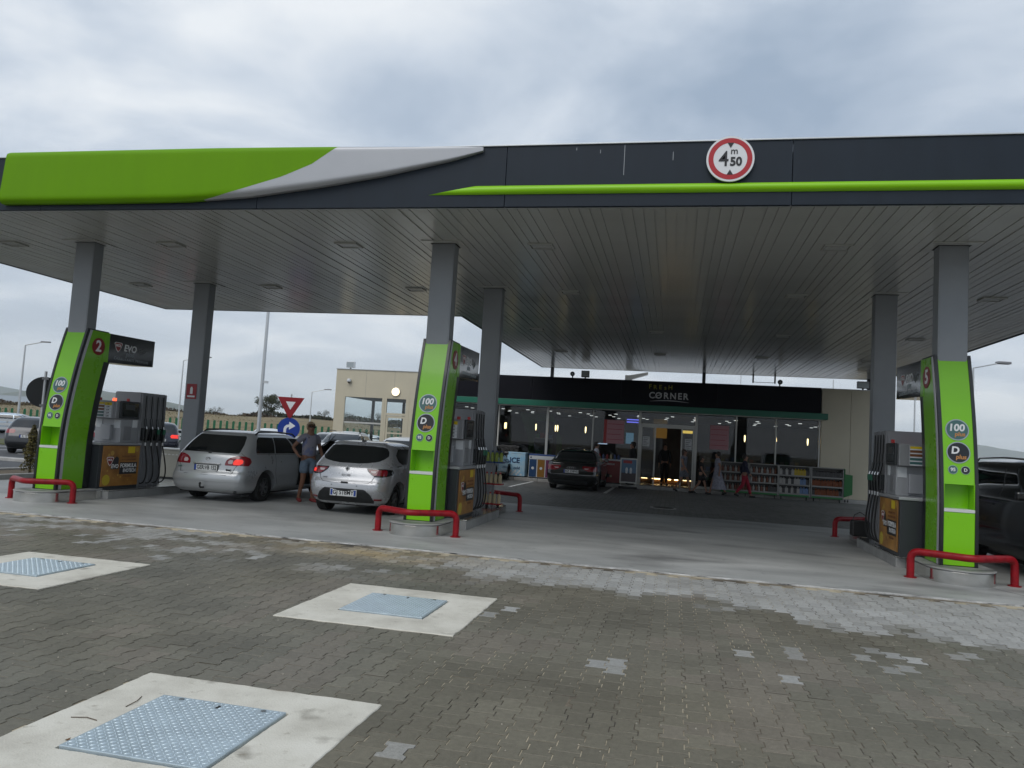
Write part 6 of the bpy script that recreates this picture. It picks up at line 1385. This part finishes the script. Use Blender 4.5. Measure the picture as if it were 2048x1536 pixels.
def leaf_mat(name, c1, c2, sc=1.5):
    m = mat(name, c1, .7, 0, .5, sc, dark=c2); m.use_backface_culling = False; return m
M_con = leaf_mat('conifer_needles', (.12, .10, .022), (.05, .045, .015), 6); M_tree = leaf_mat('tree_leaves', (.050, .058, .020), (.02, .026, .010)); M_bark = mat('bark', (.06, .045, .03), .9, bump=.5, scale=12); M_hedge = leaf_mat('hedge_leaves', (.04, .045, .022), (.02, .024, .012), .3)
cf = thing('conifer_shrub', 'small browning columnar conifer on the kerb left of the first totem', 'shrub', (-12.15, 4.75, .05))
MB().cyl((0, 0, 0), (0, 0, 1.05), .03, 7, .01).build('trunk', M_bark, cf)
def conf():
    z = random.random() ** .8 * 1.18 + .05; r = .20 * (1 - (z / 1.32) ** 2.2) * math.sqrt(random.random()) * (1 + .25 * math.sin(z * 14)); a = random.uniform(0, 6.28); return (r * math.cos(a), r * math.sin(a), z)
leaf_cloud('crown', cf, M_con, 1500, conf, .06)
# back of a round road sign
rs = thing('round_sign', 'dark back of a round road sign on a grey pole behind the left totem', 'sign', (-11.30, 4.05, .05)); rs.rotation_euler = (0, 0, R(40))
MB().cyl((0, 0, 0), (0, 0, 2.60), .033, 12).build('pole', M_flash, rs, smooth=True); disc('plate', M_blackm, rs, (0, .045, 2.08), .385, '+y', .02, 48)
for z in (1.75, 2.42): box('clamp', M_dgrey, rs, -.07, .07, -.045, .044, z - .03, z + .03)
# yield sign over blue arrow sign on one post
ys = thing('yield_sign', 'red and white yield triangle pointing down above the blue arrow sign', 'sign', (-11.83, 17.5, -.03)); ys.rotation_euler = (0, 0, R(20))
def tri(r): return [(-r * .866, r * .5), (0, -r), (r * .866, r * .5)]
MB().cyl((0, .05, 0), (0, .05, 3.05), .032, 10).build('post', M_flash, ys, smooth=True)
MB().prism([(x, z + 2.60) for x, z in tri(.64)], 'y', -.012, 0).build('red_plate', mat('yield_red', (.26, .008, .014), .4), ys, bevel=.004); MB().prism([(x, z + 2.62) for x, z in tri(.23)], 'y', -.0145, -.0125).build('white_centre', M_white, ys)
bs = thing('arrow_sign', 'round blue sign with a white arrow turning right', 'sign', (-11.83, 17.5, -.03)); bs.rotation_euler = (0, 0, R(20))
M_sblue = mat('sign_blue', (.006, .035, .26), .4); disc('plate', M_sblue, bs, (0, 0, 1.60), .46, '-y', .012, 48); disc('clamp_plate', M_dgrey, bs, (0, .016, 1.60), .10, '+y', .004)
ar = [(-.21, -.27), (-.21, -.02), (-.18, .07), (-.10, .15), (.01, .175), (.01, .29), (.27, .12), (.01, -.05), (.01, .065), (-.05, .05), (-.09, .0), (-.10, -.06), (-.10, -.27)]
MB().prism([(x, z + 1.60) for x, z in ar], 'y', -.0145, -.0125).build('arrow', M_white, bs)
# low beige utility cabinet
ub = thing('utility_cabinet', 'low beige cabinet with a louvred band left of the silver estate', 'cabinet', (-9.30, 6.55, .012)); ub.rotation_euler = (0, 0, R(0))
M_ub = mat('cabinet_beige', (.34, .33, .28), .6, 0, .08, 2); box('body', M_ub, ub, -.62, .62, 0, .5, .06, .80, .01); box('lid', M_frame, ub, -.65, .65, -.03, .53, .8005, .84, .01); box('plinth', M_blk, ub, -.58, .58, .03, .47, 0, .0595)
for q in range(9): box('louvre', M_frame, ub, -.54 + q * .12, -.46 + q * .12, -.008, -.001, .66, .69)
# guard rail (two beams on posts) along the road
gd = Vector((.977, .207, 0))
def along(d, s, z=0): p = Vector((4.06, -12.05, 0)) + Vector((-.2107, .9748, 0)) * d + gd * s; return (p.x, p.y, z)
gr = thing('guard_rail', 'galvanised steel guard rail along the far road', 'guard rail', (0, 0, -.03))
ang = math.atan2(gd.y, gd.x)
for z in (.45, .72, 1.0): MB().add([along(52, -48, z - .09), along(52, -4, z - .09), along(52, -4, z + .09), along(52, -48, z + .09), along(52.06, -48, z - .09), along(52.06, -4, z - .09), along(52.06, -4, z + .09), along(52.06, -48, z + .09)], [(0, 1, 2, 3), (7, 6, 5, 4), (3, 2, 6, 7), (0, 4, 5, 1)]).build('beam', M_flash, gr)
for q in range(23): MB().cyl(along(52.1, -47.5 + q * 1.9, 0), along(52.1, -47.5 + q * 1.9, 1.1), .05, 8).build('post', M_flash, gr)
# anti-glare fence of green blades
M_ag = mat('blade_green', (.008, .115, .045), .5); M_rd = mat('barrier_grey', (.22, .22, .21), .8)
ag = thing('anti_glare_fence', 'row of green upright blades along the motorway barrier', 'fence', (0, 0, -.03))
MB().add([along(60, -52, 0), along(60, 12, 0), along(60, 12, .85), along(60, -52, .85), along(60.3, -52, 0), along(60.3, 12, 0), along(60.3, 12, .85), along(60.3, -52, .85)], [(0, 1, 2, 3), (7, 6, 5, 4), (3, 2, 6, 7), (0, 4, 5, 1)]).build('barrier', mat('barrier_green', (.03, .07, .045), .7), ag)
bme = MB().prism([(-.09, 0), (.09, 0), (.09, .95), (.05, 1.02), (-.05, 1.02), (-.09, .95)], 'y', -.02, .02).mesh('blade'); bme.materials.append(M_ag)
for q in range(128):
    o = bpy.data.objects.new('blade', bme); COL.objects.link(o); o.parent = ag; p = along(60.15, -51.7 + q * .5); o.location = (p[0], p[1], .851); o.rotation_euler = (0, 0, ang + R(12))
# rising field behind and hedge on its crest
M_bank = surf_mat('bank_dry_grass', [(0.3, (.10, .075, .035)), (0.5, (.20, .155, .075)), (0.68, (.075, .07, .03))], .25, .95, .6, 1.2)
def bank():
    ds = [62, 70, 85, 105, 130, 150, 175, 260, 600, 1500]; zs = [-.05, .5, 1.3, 2.1, 2.7, 3.15, 3.3, 3.2, 3.0, 2.0]; P = []
    for d, z in zip(ds, zs):
        row = []
        for s in np.linspace(-1.2, .75, 50): row.append(along(d, s * max(d, 120), z + (.35 * math.sin(s * 9 + d) + .25 * math.sin(s * 23 + d * .3)) * (z > .3)))
        P.append(row)
    return MB().grid(P)
struct(bank().build('field_bank', M_bank, smooth=True, fix=True))
M_plough = surf_mat('ploughed_crest', [(0.3, (.05, .035, .022)), (0.7, (.085, .06, .04))], .3, .95, .5, 1.2)
cs = []
def hedge_pt(lo, hi, d0, z0, hh):
    def f():
        s = random.uniform(lo, hi); d = d0 + random.uniform(-1.5, 1.5); hgt = hh * (.5 + .5 * abs(math.sin(s * .17) + .5 * math.sin(s * .53))) ; return along(d, s, z0 + random.random() ** 1.3 * hgt)
    return f
tag(leaf_cloud('hedge', None, M_hedge, 9000, hedge_pt(-55, 10, 158, 3.0, 1.5), .55), 'dark uneven hedge along the crest of the dry field', 'hedge', kind='stuff')
tag(leaf_cloud('brown_scrub', None, leaf_mat('scrub_brown', (.07, .045, .025), (.035, .025, .015), .3), 9000, hedge_pt(-130, -30, 150, 2.6, 1.2), .5), 'brown scrub along the upper edge of the dry field', 'scrub', kind='stuff')
def tuft():
    d = 62 + 88 * random.random() ** 1.2; s = random.uniform(-1.05, .25) * 105; z = np.interp(d, [62, 70, 85, 105, 130, 150], [0, .5, 1.3, 2.1, 2.7, 3.15]); return along(d, s, z + random.uniform(0, .45))
tag(leaf_cloud('dry_grass', None, leaf_mat('straw', (.19, .145, .065), (.07, .06, .025), .15), 14000, tuft, .17), 'dry straw-coloured grass covering the rising field', 'grass', kind='stuff')
# lone tree
def tree(label, d, s, z0, h, w, n, seed):
    random.seed(seed); p = along(d, s, z0); t = thing('tree', label, 'tree', p)
    tr = MB(); tr.tube([(0, 0, -.5), (.1, 0, h * .2), (0, .1, h * .45)], .3, 8, radii=[h * .035, h * .028, h * .02])
    cl = []
    for q in range(18):
        a = random.uniform(0, 6.28); r = w * .5 * math.sqrt(random.random()); z = h * (.35 + .6 * random.random()); r *= math.sqrt(max(.1, 1 - ((z / h - .6) / .5) ** 2)); c = (r * math.cos(a), r * math.sin(a), z); cl.append((c, w * random.uniform(.10, .19)))
        tr.tube([(0, .05, h * .40), (c[0] * .5, c[1] * .5, h * .4 + (z - h * .4) * .6), c], .1, 5, radii=[h * .014, h * .009, h * .004])
    tr.build('trunk', M_bark, t, smooth=True)
    def f():
        c, r = random.choice(cl); v = Vector((random.gauss(0, 1), random.gauss(0, 1), random.gauss(0, .8))).normalized() * r * random.random() ** .4; return (c[0] + v.x, c[1] + v.y, c[2] + v.z)
    leaf_cloud('crown', t, M_tree, n, f, h * .045); random.seed(seed + 1); return t
tree('lone dark round tree standing on the field crest behind the cars', 150, -47.0, 3.0, 4.6, 5.2, 5200, 3)
for q, (s, h_) in enumerate(((-38, 2.4), (-33, 2.2), (-27, 2.5), (-60, 2.0))): tree(['dark bush right of the lone tree on the crest', 'second dark bush right of the lone tree', 'dark bush on the crest left of the annex', 'small dark bush left of the lone tree'][q], 156, s, 2.9, h_, h_ * 1.5, 1500, 20 + q)
random.seed(99)
# lamp posts and mast
def lamp_post(label, d, s, h, arm, r=.07):
    p = along(d, s, -.05); t = thing('street_lamp', label, 'street lamp', p, ang, 'street lamps')
    MB().tube([(0, 0, 0), (0, 0, h)], r, 10, radii=[r, r * .55]).build('pole', M_flash, t, smooth=True)
    if arm:
        MB().tube([(0, 0, h), (arm * .9, 0, h + .22 * abs(arm))], r * .4, 8).build('arm', M_flash, t); MB().box(min(arm * .8, arm * 1.25), max(arm * .8, arm * 1.25), -.12, .12, h + .19 * abs(arm), h + .19 * abs(arm) + .10).build('lantern', M_dgrey, t, bevel=.02)
    return t
lamp_post('street lamp at the far left with its arm to the right', 60, -38.6, 6.9, 1.55, .10)
lamp_post('tall grey mast rising behind the silver estate to the canopy', 40, -13.1, 15.0, 0, .105)
lamp_post('slim street lamp between the yield sign and the annex', 80, -20.9, 5.5, 1.6, .08)
lamp_post('street lamp whose arm shows right of the left rear column', 66, -28.6, 6.9, 1.9, .08)
lamp_post('street lamp whose arm shows right of the right totem', 30, 18.15, 5.6, 1.15, .06)
lamp_post('thin pole seen between the right rear column and right totem', 45, 23.8, 8.0, 0, .06)
lamp_post('thin pole behind the shop roof left of the roof camera', 70, 17.5, 9.0, 0, .06); lamp_post('second thin pole behind the shop roof, near the bracket', 70, 21.0, 9.0, 0, .06); lamp_post('third thin pole behind the shop roof, right end', 70, 29.5, 9.0, 0, .07)
MB().box(0, .3, -.06, .06, 3.9, 4.02).build('mast_bracket', M_flash, [o for o in COL.objects if o.get('label', '').startswith('tall grey mast')][0])
# long pale warehouse at the far left
wh = thing('warehouse', 'long pale grey warehouse roof on the far left skyline', 'building', along(420, -330, 0), ang)
MB().prism([(-15, 0), (15, 0), (15, 6.0), (0, 9.5), (-15, 6.0)], 'x', 0, 95).build('hall', mat('warehouse_grey', (.30, .33, .35), .6), wh)
MB().prism([(-15.4, 6.05), (0, 9.55), (15.4, 6.05), (15.4, 6.3), (0, 9.9), (-15.4, 6.3)], 'x', -.4, 95.4).build('roof', mat('warehouse_roof', (.24, .27, .29), .6), wh)
# hills
M_hill = surf_mat('hill_woods', [(0.3, (.030, .045, .028)), (0.7, (.075, .085, .045))], .006, .95, 0)
def hill(d, prof, depth, seed):
    P = []; ss = np.linspace(prof[0][0], prof[-1][0], 90); rr_ = np.random.default_rng(seed); jit = np.convolve(rr_.normal(0, 1, 96), np.ones(7) / 7, 'valid')
    for w, hz in ((-.5, 0), (-.35, .35), (-.18, .72), (0, 1.0), (.25, .9), (.6, .5), (1, 0)):
        P.append([along(d + depth * w, s * (1 + depth * w / d), max(-6, np.interp(s, [q[0] for q in prof], [q[1] for q in prof]) * hz * (1 + .05 * jit[i]) - 3)) for i, s in enumerate(ss)])
    return MB().grid(P)
struct(hill(2600, [(-2600, 60), (-2000, 55), (-1740, 60), (-1600, 85), (-1420, 95), (-1200, 72), (-1050, 48), (-960, 34), (-840, 6)], 900, 1).build('hills', M_hill, smooth=True))
struct(hill(4200, [(-4400, 130), (-3800, 150), (-3000, 150), (-2600, 110), (-2150, 60), (-1700, 10)], 1200, 2).build('hills', M_hill, smooth=True))
struct(hill(5200, [(2200, 10), (2500, 120), (2900, 140), (3200, 165), (3500, 135), (3900, 150), (4600, 110), (5200, 20)], 1200, 3).build('hills', M_hill, smooth=True))
# air between here and the hills
hz = MB().box(-7500, 7500, -900, 8300, -12, 235).build('haze', None)
hz['kind'] = 'stuff'
vm = bpy.data.materials.new('haze_air'); vm.use_nodes = True; vt_ = vm.node_tree; vt_.nodes.remove(vt_.nodes['Principled BSDF']); pv = N(vt_, 'ShaderNodeVolumePrincipled'); pv.inputs['Color'].default_value = (.86, .94, 1, 1); pv.inputs['Density'].default_value = 0.00015; pv.inputs['Anisotropy'].default_value = .1
vt_.links.new(pv.outputs[0], vt_.nodes['Material Output'].inputs['Volume']); hz.data.materials.append(vm)

S.cycles.volume_bounces = 1
bpy.data.scenes.remove(WORK)
